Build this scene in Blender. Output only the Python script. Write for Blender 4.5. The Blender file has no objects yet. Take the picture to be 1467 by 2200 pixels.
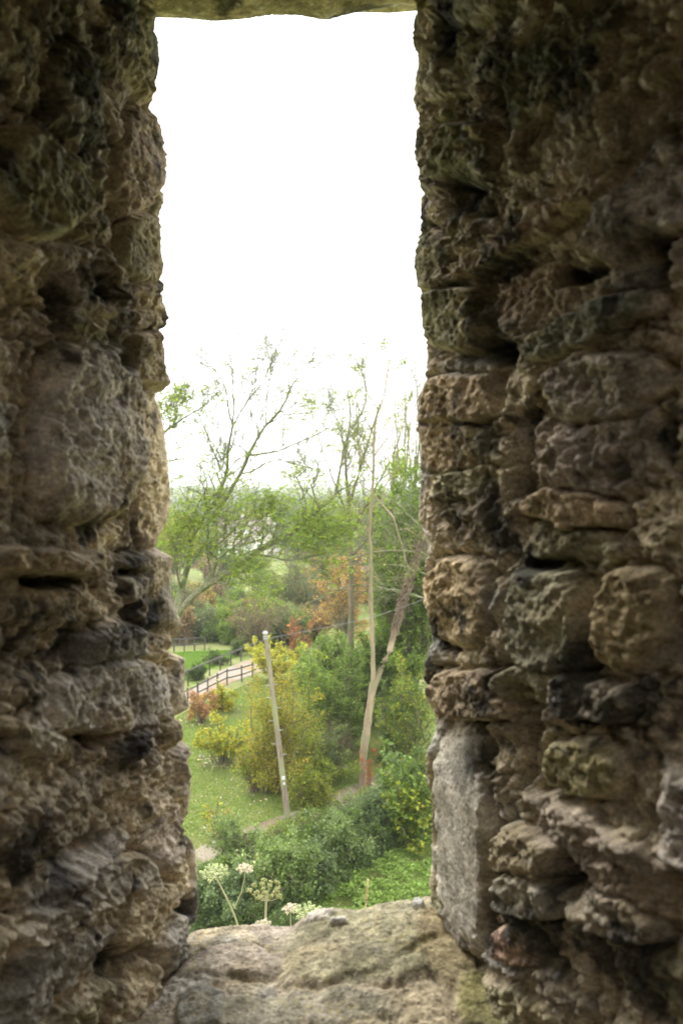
import bpy, math
import numpy as np
from mathutils import Vector

# ------------------------------------------------------------------ camera
F = 1711.0; CX, CY = 733.5, 1100.0        # focal length and centre in photo pixels
PITCH = math.radians(1.27)
EYE = np.array([0.0, 0.0, 12.3])
scene = bpy.context.scene
cd = bpy.data.cameras.new("camera"); cam = bpy.data.objects.new("camera", cd)
scene.collection.objects.link(cam)
cd.sensor_fit = 'VERTICAL'; cd.sensor_height = 36.0; cd.sensor_width = 24.0
cd.lens = F / 2200 * 36.0
cd.clip_start = 0.02; cd.clip_end = 20000
cd.dof.use_dof = True; cd.dof.focus_distance = 3.2; cd.dof.aperture_fstop = 4.5
cam.location = EYE; cam.rotation_euler = (math.pi / 2 - PITCH, 0, 0)
scene.camera = cam

# ------------------------------------------------------------------ sky and light (overcast)
SUN_EL, SUN_AZ = 48, -35
w = bpy.data.worlds.new("World"); scene.world = w; w.use_nodes = True
nt = w.node_tree; nt.nodes.clear()
sky = nt.nodes.new('ShaderNodeTexSky'); sky.sky_type = 'NISHITA'; sky.sun_disc = False
sky.sun_elevation = math.radians(SUN_EL); sky.sun_rotation = math.radians(SUN_AZ)
sky.dust_density = 4.0
mx = nt.nodes.new('ShaderNodeMix'); mx.data_type = 'RGBA'
mx.inputs[0].default_value = 0.86
mx.inputs[7].default_value = (15.0, 15.0, 15.3, 1)      # cloud cover
bg = nt.nodes.new('ShaderNodeBackground'); bg.inputs[1].default_value = 0.12
out = nt.nodes.new('ShaderNodeOutputWorld')
nt.links.new(sky.outputs[0], mx.inputs[6]); nt.links.new(mx.outputs[2], bg.inputs[0])
nt.links.new(bg.outputs[0], out.inputs[0])
sd = bpy.data.lights.new("sun", 'SUN'); sd.energy = 1.5; sd.angle = math.radians(25)
sd.color = (1.0, 0.96, 0.9)
so = bpy.data.objects.new("sun", sd); scene.collection.objects.link(so)
el, az = math.radians(SUN_EL), math.radians(SUN_AZ)
sdir = Vector((math.sin(az) * math.cos(el), math.cos(az) * math.cos(el), math.sin(el)))
so.rotation_euler = sdir.to_track_quat('Z', 'Y').to_euler()
vs = scene.view_settings
vs.view_transform = 'Standard'; vs.look = 'None'; vs.exposure = 1.22; vs.gamma = 1.0
scene.cycles.max_bounces = 8; scene.cycles.diffuse_bounces = 5
scene.cycles.transparent_max_bounces = 8

# ------------------------------------------------------------------ projection helpers
cp, sp = math.cos(PITCH), math.sin(PITCH)
def ray(px, py):
    a = (px - CX) / F; b = (CY - py) / F
    return np.array([a, cp + b * sp, -sp + b * cp])
def at(px, py, Y):
    d = ray(px, py); return EYE + d * (Y / d[1])
def proj(P):
    Q = P - EYE
    zf = Q[..., 1] * cp - Q[..., 2] * sp
    zu = Q[..., 1] * sp + Q[..., 2] * cp
    return CX + F * Q[..., 0] / zf, CY - F * zu / zf

# ------------------------------------------------------------------ numpy noise
def _hash(ix, iy, iz, seed):
    h = (ix.astype(np.uint32) * np.uint32(374761393) + iy.astype(np.uint32) * np.uint32(668265263)
         + iz.astype(np.uint32) * np.uint32(2147483647) + np.uint32((seed * 974634777) & 0xffffffff))
    h = (h ^ (h >> np.uint32(13))) * np.uint32(1274126177)
    h = (h ^ (h >> np.uint32(16))) * np.uint32(2246822519)
    return (h ^ (h >> np.uint32(15)))
def _r(ix, iy, iz, seed): return _hash(ix, iy, iz, seed).astype(np.float64) / 4294967295.0
def vnoise(x, y, z=None, seed=0):
    """gradient noise on the plane, about -1..1"""
    x = np.asarray(x, float); y = np.asarray(y, float)
    xi, yi = np.floor(x), np.floor(y); fx, fy = x - xi, y - yi
    xi, yi = xi.astype(np.int64), yi.astype(np.int64); zi = np.zeros_like(xi)
    u, v = (t * t * t * (t * (t * 6 - 15) + 10) for t in (fx, fy))
    res = 0
    for dx in (0, 1):
        for dy in (0, 1):
            h = _hash(xi + dx, yi + dy, zi, seed)
            gx = (h & np.uint32(1023)).astype(float) / 511.5 - 1
            gy = ((h >> np.uint32(10)) & np.uint32(1023)).astype(float) / 511.5 - 1
            res = res + (gx * (fx - dx) + gy * (fy - dy)) * (u if dx else 1 - u) * (v if dy else 1 - v)
    return res * 1.3
def fbm(x, y, z=None, oct=4, seed=0, gain=.5):
    a, s, f = 1.0, 0, 1.0
    for o in range(oct):
        s = s + a * vnoise(x * f, y * f, None, seed + o * 17); a *= gain; f *= 2.03
    return s
def ridged(x, y, z=None, oct=3, seed=0):
    a, s, f = 1.0, 0, 1.0
    for o in range(oct):
        s = s + a * (1 - 2 * np.abs(vnoise(x * f, y * f, None, seed + o * 31))); a *= .5; f *= 2.1
    return s
def worley(x, y, seed=0, jit=.95):
    xi, yi = np.floor(x).astype(np.int64), np.floor(y).astype(np.int64)
    f1 = np.full(x.shape, 9.); f2 = np.full(x.shape, 9.); idr = np.zeros(x.shape); id2 = np.zeros(x.shape)
    cxx = np.zeros(x.shape); cyy = np.zeros(x.shape)
    for dx in (-1, 0, 1):
        for dy in (-1, 0, 1):
            ax, ay = xi + dx, yi + dy; zz = np.zeros_like(ax)
            px = ax + .5 + jit * (_r(ax, ay, zz, seed) - .5); py = ay + .5 + jit * (_r(ax, ay, zz, seed + 1) - .5)
            d = np.hypot(x - px, y - py)
            m = d < f1
            f2 = np.where(m, f1, np.minimum(f2, d)); f1 = np.where(m, d, f1)
            idr = np.where(m, _r(ax, ay, zz, seed + 2), idr); id2 = np.where(m, _r(ax, ay, zz, seed + 3), id2)
            cxx = np.where(m, x - px, cxx); cyy = np.where(m, y - py, cyy)
    return f1, f2, idr, id2, cxx, cyy
def sstep(a, b, x):
    t = np.clip((x - a) / (b - a), 0, 1); return t * t * (3 - 2 * t)

# ------------------------------------------------------------------ objects and tags
def mesh(name, V, Fq, mat, parent=None, cols=None, cdom='POINT', smooth=False):
    """V (n,3); Fq (m,k) or list of such arrays"""
    if not isinstance(Fq, (list, tuple)): Fq = [Fq]
    Fq = [f for f in Fq if len(f)]
    me = bpy.data.meshes.new(name)
    me.vertices.add(len(V)); me.vertices.foreach_set('co', np.ascontiguousarray(V, dtype=np.float32).ravel())
    tot = sum(f.size for f in Fq); npoly = sum(len(f) for f in Fq)
    me.loops.add(tot); me.loops.foreach_set('vertex_index', np.concatenate([f.ravel() for f in Fq]).astype(np.int32))
    me.polygons.add(npoly)
    ls = np.concatenate([np.full(len(f), f.shape[1]) for f in Fq])
    st = np.concatenate([[0], np.cumsum(ls)[:-1]]).astype(np.int32)
    me.polygons.foreach_set('loop_start', st)
    me.polygons.foreach_set('use_smooth', np.full(npoly, bool(smooth)))
    me.update(calc_edges=True); me.validate()
    if cols is not None:
        a = me.attributes.new('col', 'FLOAT_COLOR', cdom)
        c = np.ones((len(cols), 4), np.float32); c[:, :3] = cols
        a.data.foreach_set('color', c.ravel())
    me.materials.append(mat)
    o = bpy.data.objects.new(name, me); scene.collection.objects.link(o)
    if parent is not None: o.parent = parent; o.matrix_parent_inverse = parent.matrix_basis.inverted()
    return o
def tag(o, label=None, cat=None, group=None, kind=None):
    if label: o['label'] = label
    if cat: o['category'] = cat
    if group: o['group'] = group
    if kind: o['kind'] = kind
    return o
def thing(name, loc, label, cat, group=None):
    o = bpy.data.objects.new(name, None); o.location = [float(v) for v in loc]
    o.empty_display_size = .2
    scene.collection.objects.link(o); return tag(o, label, cat, group)

# ------------------------------------------------------------------ materials
def newmat(name):
    m = bpy.data.materials.new(name); m.use_nodes = True; n = m.node_tree; n.nodes.clear()
    o = n.nodes.new('ShaderNodeOutputMaterial'); return m, n, o
def nd(n, t, **kw):
    x = n.nodes.new(t)
    for k, v in kw.items(): setattr(x, k, v)
    return x
def mat_attr_leaf(name, trans=.35, rough=.55):
    m, n, o = newmat(name)
    a = nd(n, 'ShaderNodeAttribute', attribute_name='col')
    p = nd(n, 'ShaderNodeBsdfPrincipled'); p.inputs['Roughness'].default_value = rough
    p.inputs['Specular IOR Level'].default_value = .3
    t = nd(n, 'ShaderNodeBsdfTranslucent'); g = nd(n, 'ShaderNodeMixShader'); g.inputs[0].default_value = trans
    ml = nd(n, 'ShaderNodeMix', data_type='RGBA', blend_type='MULTIPLY'); ml.inputs[0].default_value = 1
    ml.inputs[7].default_value = (1.15, 1.25, .7, 1)
    n.links.new(a.outputs['Color'], p.inputs['Base Color']); n.links.new(a.outputs['Color'], ml.inputs[6])
    n.links.new(ml.outputs[2], t.inputs['Color'])
    n.links.new(p.outputs[0], g.inputs[1]); n.links.new(t.outputs[0], g.inputs[2]); n.links.new(g.outputs[0], o.inputs[0])
    return m
def mat_noise(name, c1, c2, scale=8, rough=.9, bump=.3, c3=None, s3=1.5, stretch=(1, 1, 1), bd=.01, spec=.2):
    m, n, o = newmat(name)
    tc = nd(n, 'ShaderNodeTexCoord'); mp = nd(n, 'ShaderNodeMapping'); mp.inputs['Scale'].default_value = stretch
    n.links.new(tc.outputs['Object'], mp.inputs[0])
    no = nd(n, 'ShaderNodeTexNoise'); no.inputs['Scale'].default_value = scale; no.inputs['Detail'].default_value = 6
    no.inputs['Roughness'].default_value = .65
    n.links.new(mp.outputs[0], no.inputs[0])
    r = nd(n, 'ShaderNodeValToRGB'); r.color_ramp.elements[0].position = .35; r.color_ramp.elements[1].position = .65
    r.color_ramp.elements[0].color = (*c1, 1); r.color_ramp.elements[1].color = (*c2, 1)
    n.links.new(no.outputs[0], r.inputs[0]); col = r.outputs[0]
    if c3 is not None:
        n3 = nd(n, 'ShaderNodeTexNoise'); n3.inputs['Scale'].default_value = s3; n3.inputs['Detail'].default_value = 5
        n.links.new(tc.outputs['Object'], n3.inputs[0])
        r3 = nd(n, 'ShaderNodeValToRGB'); r3.color_ramp.elements[0].position = .48; r3.color_ramp.elements[1].position = .62
        n.links.new(n3.outputs[0], r3.inputs[0])
        mm = nd(n, 'ShaderNodeMix', data_type='RGBA'); mm.inputs[7].default_value = (*c3, 1)
        n.links.new(r3.outputs[0], mm.inputs[0]); n.links.new(col, mm.inputs[6]); col = mm.outputs[2]
    p = nd(n, 'ShaderNodeBsdfPrincipled'); p.inputs['Roughness'].default_value = rough
    p.inputs['Specular IOR Level'].default_value = spec
    b = nd(n, 'ShaderNodeBump'); b.inputs['Strength'].default_value = bump; b.inputs['Distance'].default_value = bd
    n.links.new(no.outputs[0], b.inputs['Height']); n.links.new(b.outputs[0], p.inputs['Normal'])
    n.links.new(col, p.inputs['Base Color']); n.links.new(p.outputs[0], o.inputs[0])
    return m
def mat_stone():
    m, n, o = newmat('weathered_stone')
    a = nd(n, 'ShaderNodeAttribute', attribute_name='col')
    tc = nd(n, 'ShaderNodeTexCoord')
    n1 = nd(n, 'ShaderNodeTexNoise'); n1.inputs['Scale'].default_value = 38; n1.inputs['Detail'].default_value = 8; n1.inputs['Roughness'].default_value = .72
    n2 = nd(n, 'ShaderNodeTexNoise'); n2.inputs['Scale'].default_value = 190; n2.inputs['Detail'].default_value = 5
    v = nd(n, 'ShaderNodeTexVoronoi'); v.inputs['Scale'].default_value = 85
    for t in (n1, n2, v): n.links.new(tc.outputs['Object'], t.inputs[0])
    r1 = nd(n, 'ShaderNodeMapRange'); r1.inputs[1].default_value = .3; r1.inputs[2].default_value = .7
    r1.inputs[3].default_value = .4; r1.inputs[4].default_value = 1.6
    n.links.new(n1.outputs[0], r1.inputs[0])
    r2 = nd(n, 'ShaderNodeMapRange'); r2.inputs[1].default_value = .3; r2.inputs[2].default_value = .7
    r2.inputs[3].default_value = .7; r2.inputs[4].default_value = 1.3
    n.links.new(n2.outputs[0], r2.inputs[0])
    mu = nd(n, 'ShaderNodeMath', operation='MULTIPLY'); n.links.new(r1.outputs[0], mu.inputs[0]); n.links.new(r2.outputs[0], mu.inputs[1])
    vm = nd(n, 'ShaderNodeVectorMath', operation='SCALE'); n.links.new(a.outputs['Color'], vm.inputs[0]); n.links.new(mu.outputs[0], vm.inputs['Scale'])
    p = nd(n, 'ShaderNodeBsdfPrincipled'); p.inputs['Roughness'].default_value = .93; p.inputs['Specular IOR Level'].default_value = .15
    n.links.new(vm.outputs[0], p.inputs['Base Color'])
    vr = nd(n, 'ShaderNodeMapRange'); vr.inputs[1].default_value = 0; vr.inputs[2].default_value = .35
    vr.inputs[3].default_value = -.35; vr.inputs[4].default_value = 0
    n.links.new(v.outputs['Distance'], vr.inputs[0])
    ad = nd(n, 'ShaderNodeMath', operation='ADD'); n.links.new(n1.outputs[0], ad.inputs[0]); n.links.new(vr.outputs[0], ad.inputs[1])
    ad2 = nd(n, 'ShaderNodeMath', operation='MULTIPLY_ADD'); n.links.new(n2.outputs[0], ad2.inputs[0]); ad2.inputs[1].default_value = .35
    n.links.new(ad.outputs[0], ad2.inputs[2])
    b = nd(n, 'ShaderNodeBump'); b.inputs['Strength'].default_value = .8; b.inputs['Distance'].default_value = .006
    n.links.new(ad2.outputs[0], b.inputs['Height']); n.links.new(b.outputs[0], p.inputs['Normal'])
    n.links.new(p.outputs[0], o.inputs[0]); return m
M_STONE = mat_stone()
M_LEAF = mat_attr_leaf('leaf', .45); M_DRY = mat_attr_leaf('dry_leaf', .15, .8)
M_BARK = mat_noise('bark_grey_brown', (.09, .07, .05), (.24, .19, .13), 14, bump=.6, c3=(.12, .13, .06), stretch=(1, 1, .3))
M_BARKP = mat_noise('bark_pale', (.22, .175, .11), (.36, .29, .19), 6, bump=.5, c3=(.24, .22, .13), s3=1.1, stretch=(1, 1, .4))
M_MOSS = mat_noise('mossy_bark', (.13, .13, .08), (.27, .26, .17), 9, bump=.6, c3=(.10, .13, .04), s3=2)
M_TWIG = mat_noise('twig_bark', (.11, .09, .065), (.22, .18, .13), 5, bump=0)
M_WOOD = mat_noise('weathered_pole_wood', (.14, .11, .08), (.29, .24, .18), 22, bump=.6, c3=(.24, .25, .13), s3=.9, stretch=(1, 1, .06))
M_FENCE = mat_noise('fence_wood', (.055, .052, .043), (.12, .11, .09), 12, bump=.3)
M_METAL = mat_noise('galvanised', (.35, .36, .38), (.5, .5, .52), 30, rough=.5, bump=.1, spec=.5)

def terr(x, y):
    x = np.asarray(x, float); y = np.asarray(y, float)
    r = np.hypot(x, y)
    mound = 9.7 - .62 * (np.hypot(x * .75, np.maximum(y, 0)) - 3) 
    m = np.where(mound > 0, mound, 0); m = np.minimum(m, 9.9)
    und = .22 * vnoise(x / 14, y / 14, seed=5) * sstep(24, 40, r) 
    bank = 1.1 * sstep(7, 16, x) * sstep(20, 26, y) * (1 - sstep(60, 120, y))
    hill = 46 * sstep(500, 2600, r) * (.62 + .38 * vnoise(x / 900, y / 900, seed=9)) + 6 * sstep(150, 500, r) * vnoise(x / 160, y / 160, seed=3)
    return m + und + bank + hill
def gpt(px, py):
    """where the pixel's ray meets the ground"""
    d = ray(px, py); t = EYE[2] / -d[2]
    for _ in range(12):
        p = EYE + d * t; t += (p[2] - float(terr(p[0], p[1]))) / -d[2] * .8
    return EYE + d * t

# ================================================================== THE TOWER: window embrasure of rubble stone
GREY = (.37, .345, .295); OCH = (.50, .42, .28); BRN = (.30, .255, .19); PINK = (.42, .355, .29); PALE = (.56, .505, .43)
GRN = (.17, .165, .085); BLK = (.035, .035, .036); MORT = (.48, .405, .29)
def relief(a, b, px, py, manual, seed, cell=(.15, .112), amp=1.0, moss_shade=None, rough=1.0, relief_amp=1.0, ring=.014, an=1.0):
    """height in metres along the normal and albedo of rubble masonry; a, b run along the surface in metres"""
    wa = a + .040 * fbm(a * 7, b * 7, oct=4, seed=seed, gain=.5); wb = b + .032 * fbm(a * 7 + 7, b * 7, oct=4, seed=seed + 3, gain=.5)
    f1, f2, i1, i2, cx, cy = worley(wa * an / cell[0], wb / cell[1], seed)
    e = f2 - f1
    pres = sstep(.28, .34, (i1 * 7.31) % 1.0)                 # the other cells are only mortar and small rubble
    stone = sstep(.03, .30, e) * pres
    big = fbm(a * 4.5, b * 5.5, oct=3, seed=seed + 11)
    deep = sstep(0., .6, fbm(a * 4, b * 4, oct=2, seed=seed + 23))
    s1, s2, j1, j2, _a, _b = worley(wa / .044, wb / .037, seed + 201)
    rub = sstep(.02, .35, s2 - s1)
    macro = (stone * (.008 + .017 * i1 + .005 * sstep(.2, .9, e)) + .012 * (i2 - .5) * cx * stone * 2 + .022 * big
             - (1 - sstep(.02, .18, e)) * .020 * deep + (1 - stone) * rub * (.004 + .010 * j1)) * relief_amp
    bl = sum(g * (np.abs(vnoise(wa * q * an, wb * q / an ** .5, seed=seed + 300 + q)) - .25) for q, g in ((12, .017), (26, .013), (55, .009), (110, .005)))
    h = bl * rough + .009 * fbm(a * 17, b * 20, oct=4, seed=seed + 31) * rough
    rg = ridged(a * 27, b * 30, oct=3, seed=seed + 41)
    h += .0028 * rg * rough
    g1, g2, *_ = worley(a * 34 + .3 * big, b * 38, seed + 51)
    pitm = sstep(-.2, .4, fbm(a * 7, b * 7, oct=2, seed=seed + 53))
    h -= .011 * sstep(.40, .08, g1) * (.3 + .7 * pitm) * rough
    g3, g4, *_ = worley(a * 85, b * 85, seed + 57)
    h -= .006 * sstep(.42, .05, g3) * rough * (.5 + .5 * pitm)
    h += .0035 * fbm(a * 90, b * 90, oct=3, seed=seed + 61)
    clean = np.zeros(len(h)); micro = h; h = macro + micro
    pal = np.array([GREY, OCH, BRN, PINK, GREY, OCH, (.30, .27, .17), PALE])
    c = pal[np.minimum((i2 * 8).astype(int), 7)]
    c = c * stone[:, None] + np.array(MORT) * (1 - stone)[:, None]
    for (mx_, my_, rx, ry, rot, pr, kind, colr) in manual:
        th = math.radians(rot); q = 14
        X = px - mx_ + q * fbm(px / 60, py / 60, oct=3, seed=seed + 71); Y = py - my_ + q * fbm(px / 60 + 9, py / 60, oct=3, seed=seed + 72)
        u = (X * math.cos(th) + Y * math.sin(th)) / rx; v = (-X * math.sin(th) + Y * math.cos(th)) / ry
        d = (np.abs(u) ** 3 + np.abs(v) ** 3) ** (1 / 3.)
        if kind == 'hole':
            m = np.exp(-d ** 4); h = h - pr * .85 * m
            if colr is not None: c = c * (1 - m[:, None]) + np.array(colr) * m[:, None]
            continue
        if kind == 'stain_shade':  # black crust patches, with dark shade masses painted in as colour
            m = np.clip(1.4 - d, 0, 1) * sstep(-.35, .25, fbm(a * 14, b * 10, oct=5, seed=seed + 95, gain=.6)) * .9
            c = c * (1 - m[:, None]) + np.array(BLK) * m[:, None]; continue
        sm = {'smooth': .13, 'stone': .72, 'ridge': .95}[kind]
        m = sstep(1.12, .82, d)
        h = h * (1 - m) + m * (pr * .85 + micro * sm + .02 * big * (.15 if kind == 'smooth' else .4))
        if kind == 'smooth': clean = np.maximum(clean, m)
        if kind != 'ridge' and ring: h = h - ring * np.exp(-((d - 1.12) / .09) ** 2)
        if colr is not None: c = c * (1 - m[:, None]) + np.array(colr) * m[:, None]
    # colour variation and growth: crust, lichen, algae doubling as painted shade up high
    n1 = fbm(a * 11, b * 11, oct=4, seed=seed + 81); n2 = fbm(a * 30, b * 30, oct=3, seed=seed + 83)
    c = c * (1 + .3 * n1 + .3 * n2)[:, None]
    oc = sstep(.1, .7, fbm(a * 7, b * 9, oct=3, seed=seed + 85)) * (1 - .6 * clean); c = c * (1 - .5 * oc[:, None]) + np.array((.42, .33, .19)) * (.5 * oc)[:, None]
    cr = sstep(.20, .55, fbm(a * 7.5, b * 5.5, oct=6, seed=seed + 87, gain=.66)) * (.85 if relief_amp > .5 else .4) * (1 - .9 * clean)
    c = c * (1 - cr[:, None]) + np.array(BLK) * cr[:, None]
    if moss_shade is not None:
        mo = np.clip(moss_shade * (.55 + .9 * fbm(a * 9, b * 9, oct=4, seed=seed + 89)), 0, .85)
        c = c * (1 - mo[:, None]) + np.array(GRN) * mo[:, None]
    l1, *_ = worley(a * 22, b * 22, seed + 91); li = (1 - clean) * sstep(.13, .08, l1) * sstep(.15, .5, fbm(a * 5, b * 5, oct=2, seed=seed + 93))
    c = c * (1 - .75 * li[:, None]) + np.array((.62, .58, .52)) * (.75 * li)[:, None]
    return h * amp, np.clip(c, .01, .8)

SIL_L = [(-400, 330), (35, 328), (60, 337), (127, 344), (167, 339), (175, 329), (220, 330), (235, 323), (248, 336), (270, 346), (331, 358), (363, 360), (404, 352), (442, 352), (457, 341), (471, 345), (509, 347), (541, 347), (570, 353), (589, 349), (611, 354), (636, 348), (684, 364), (698, 356), (713, 345), (735, 354), (780, 355), (818, 366), (835, 364), (842, 337), (849, 329), (865, 340), (923, 353), (986, 361), (1066, 367), (1104, 363), (1136, 353), (1158, 334), (1177, 332), (1188, 356), (1199, 371), (1225, 369), (1257, 366), (1304, 378), (1346, 393), (1368, 382), (1390, 353), (1400, 352), (1407, 393), (1422, 398), (1473, 396), (1516, 405), (1545, 394), (1564, 380), (1589, 384), (1604, 407), (1636, 411), (1709, 409), (1764, 400), (1787, 385), (1804, 411), (1836, 422), (1945, 427), (1975, 422), (2014, 404), (2060, 400), (2600, 420)]
SIL_R = [(-400, 890), (25, 891), (87, 885), (128, 899), (178, 891), (223, 887), (244, 903), (285, 893), (331, 889), (372, 901), (414, 903), (496, 903), (542, 891), (567, 889), (620, 897), (629, 908), (683, 903), (725, 912), (762, 918), (824, 912), (853, 897), (923, 895), (956, 903), (1031, 903), (1114, 899), (1155, 914), (1180, 920), (1230, 910), (1279, 908), (1337, 922), (1379, 930), (1424, 912), (1465, 910), (1499, 914), (1541, 937), (1565, 939), (1615, 916), (1665, 914), (1719, 928), (1793, 928), (1855, 928), (1896, 922), (1934, 926), (1979, 940), (2029, 950), (2600, 960)]
MAN_R = [
 (984, 1800, 58, 238, 0, .024, 'smooth', (.47, .43, .365)),
 (985, 1290, 72, 92, 0, .028, 'stone', (.50, .39, .235)), (1192, 1340, 84, 120, -4, .045, 'stone', (.30, .28, .19)),
 (985, 690, 72, 66, 8, .034, 'stone', (.27, .25, .15)), (985, 860, 95, 52, 0, .030, 'stone', (.44, .34, .22)),
 (965, 960, 60, 50, 0, .012, 'stone', (.40, .31, .20)), (940, 560, 45, 60, 0, .02, 'stone', (.25, .22, .13)),
 (1150, 505, 215, 17, -29, .040, 'ridge', (.44, .34, .24)), (1170, 640, 110, 62, -12, .010, 'stone', (.33, .25, .18)),
 (1290, 700, 150, 36, -24, .040, 'stone', (.25, .24, .17)), (1310, 830, 120, 70, -8, .036, 'stone', (.33, .28, .22)),
 (1010, 330, 60, 70, 20, .030, 'stone', (.20, .19, .10)), (1130, 330, 11, 52, 4, .035, 'ridge', (.42, .36, .27)),
 (1240, 1095, 110, 36, 6, .030, 'stone', (.42, .32, .20)), (1380, 1330, 75, 110, 10, .045, 'stone', (.38, .30, .17)),
 (1020, 1490, 95, 55, 0, .030, 'stone', (.40, .31, .21)), (1150, 1470, 70, 36, 10, .036, 'stone', (.35, .32, .2)),
 (1290, 1500, 85, 45, 12, .045, 'stone', (.38, .33, .27)), (1260, 1650, 90, 60, 14, .03, 'stone', (.32, .28, .15)),
 (1130, 1830, 70, 50, 22, .045, 'stone', (.37, .31, .2)), (1150, 1920, 80, 42, 12, .048, 'stone', (.40, .36, .28)),
 (1310, 1790, 190, 26, 27, .040, 'ridge', (.38, .32, .25)), (1110, 2030, 60, 40, 10, .03, 'stone', (.38, .26, .19)),
 (1330, 1960, 110, 40, 25, .04, 'stone', (.36, .31, .24)),
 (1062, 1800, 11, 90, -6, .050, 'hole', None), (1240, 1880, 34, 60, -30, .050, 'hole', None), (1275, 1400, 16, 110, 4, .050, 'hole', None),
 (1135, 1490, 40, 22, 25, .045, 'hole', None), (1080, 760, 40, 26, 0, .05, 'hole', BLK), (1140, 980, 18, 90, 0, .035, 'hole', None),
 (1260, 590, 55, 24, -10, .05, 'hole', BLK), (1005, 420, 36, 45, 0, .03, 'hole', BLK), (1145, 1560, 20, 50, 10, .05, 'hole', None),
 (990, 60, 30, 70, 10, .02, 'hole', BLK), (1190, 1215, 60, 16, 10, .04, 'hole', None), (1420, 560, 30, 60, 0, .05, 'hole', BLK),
 (1085, 1100, 60, 200, 0, 0, 'stain_shade', None), (1065, 1500, 60, 90, 10, 0, 'stain_shade', None), (1020, 420, 50, 110, 10, 0, 'stain_shade', None), (1060, 585, 110, 36, -25, 0, 'stain_shade', None), (1090, 740, 90, 45, 0, 0, 'stain_shade', None), (1200, 170, 160, 120, -20, 0, 'stain_shade', None), (1010, 90, 50, 100, 0, 0, 'stain_shade', None), (1400, 430, 70, 160, 10, 0, 'stain_shade', None), (1040, 1640, 60, 60, 0, 0, 'stain_shade', None)]
MAN_L = [
 (185, 930, 112, 185, 6, .046, 'stone', (.52, .47, .40)), (334, 1000, 42, 165, 0, .004, 'stone', (.66, .55, .38)),
 (300, 345, 46, 112, 4, .022, 'stone', (.46, .36, .28)), (265, 60, 70, 110, 0, 0, 'stain_shade', None), (255, 90, 50, 80, 0, 0, 'stain_shade', None),
 (50, 400, 120, 95, 38, .060, 'stone', (.30, .28, .17)), (312, 530, 46, 70, 0, .02, 'stone', (.33, .29, .19)),
 (325, 770, 38, 60, 0, .02, 'stone', (.40, .33, .22)), (225, 1500, 125, 68, -14, .018, 'stone', (.44, .40, .34)),
 (85, 1205, 130, 26, 4, .050, 'ridge', (.42, .34, .23)), (320, 1270, 55, 80, 0, .02, 'stone', (.36, .32, .24)),
 (110, 1960, 130, 24, -28, .048, 'ridge', (.42, .37, .29)), (30, 1580, 60, 30, 30, .045, 'ridge', (.40, .36, .26)),
 (370, 1480, 34, 70, 0, .018, 'stone', (.47, .41, .31)), (385, 1690, 34, 90, 0, .014, 'stone', (.42, .36, .27)),
 (395, 1890, 40, 90, 0, .022, 'stone', (.50, .42, .33)), (225, 1880, 60, 36, -30, .036, 'stone', (.38, .34, .27)),
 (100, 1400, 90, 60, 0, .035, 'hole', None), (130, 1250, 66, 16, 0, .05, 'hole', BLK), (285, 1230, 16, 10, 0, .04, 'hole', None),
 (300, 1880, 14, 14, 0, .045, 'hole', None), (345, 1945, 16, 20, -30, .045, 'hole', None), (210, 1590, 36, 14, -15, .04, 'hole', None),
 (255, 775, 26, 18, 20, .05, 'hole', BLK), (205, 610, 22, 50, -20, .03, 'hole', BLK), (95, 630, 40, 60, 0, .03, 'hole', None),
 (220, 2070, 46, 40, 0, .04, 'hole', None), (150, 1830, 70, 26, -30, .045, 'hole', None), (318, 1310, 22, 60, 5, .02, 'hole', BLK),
 (215, 620, 60, 170, -15, 0, 'stain_shade', None), (150, 300, 90, 120, -30, 0, 'stain_shade', None), (90, 1360, 130, 90, 0, 0, 'stain_shade', None), (270, 1330, 50, 110, 0, 0, 'stain_shade', None), (230, 1610, 110, 50, -10, 0, 'stain_shade', None), (120, 1860, 120, 60, -30, 0, 'stain_shade', None), (60, 120, 90, 160, 0, 0, 'stain_shade', None)]

tower = thing('castle_tower', (0, 1.5, 10.8), 'rough brown rubble stone castle tower framing the view through its deep window', 'tower')

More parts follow.
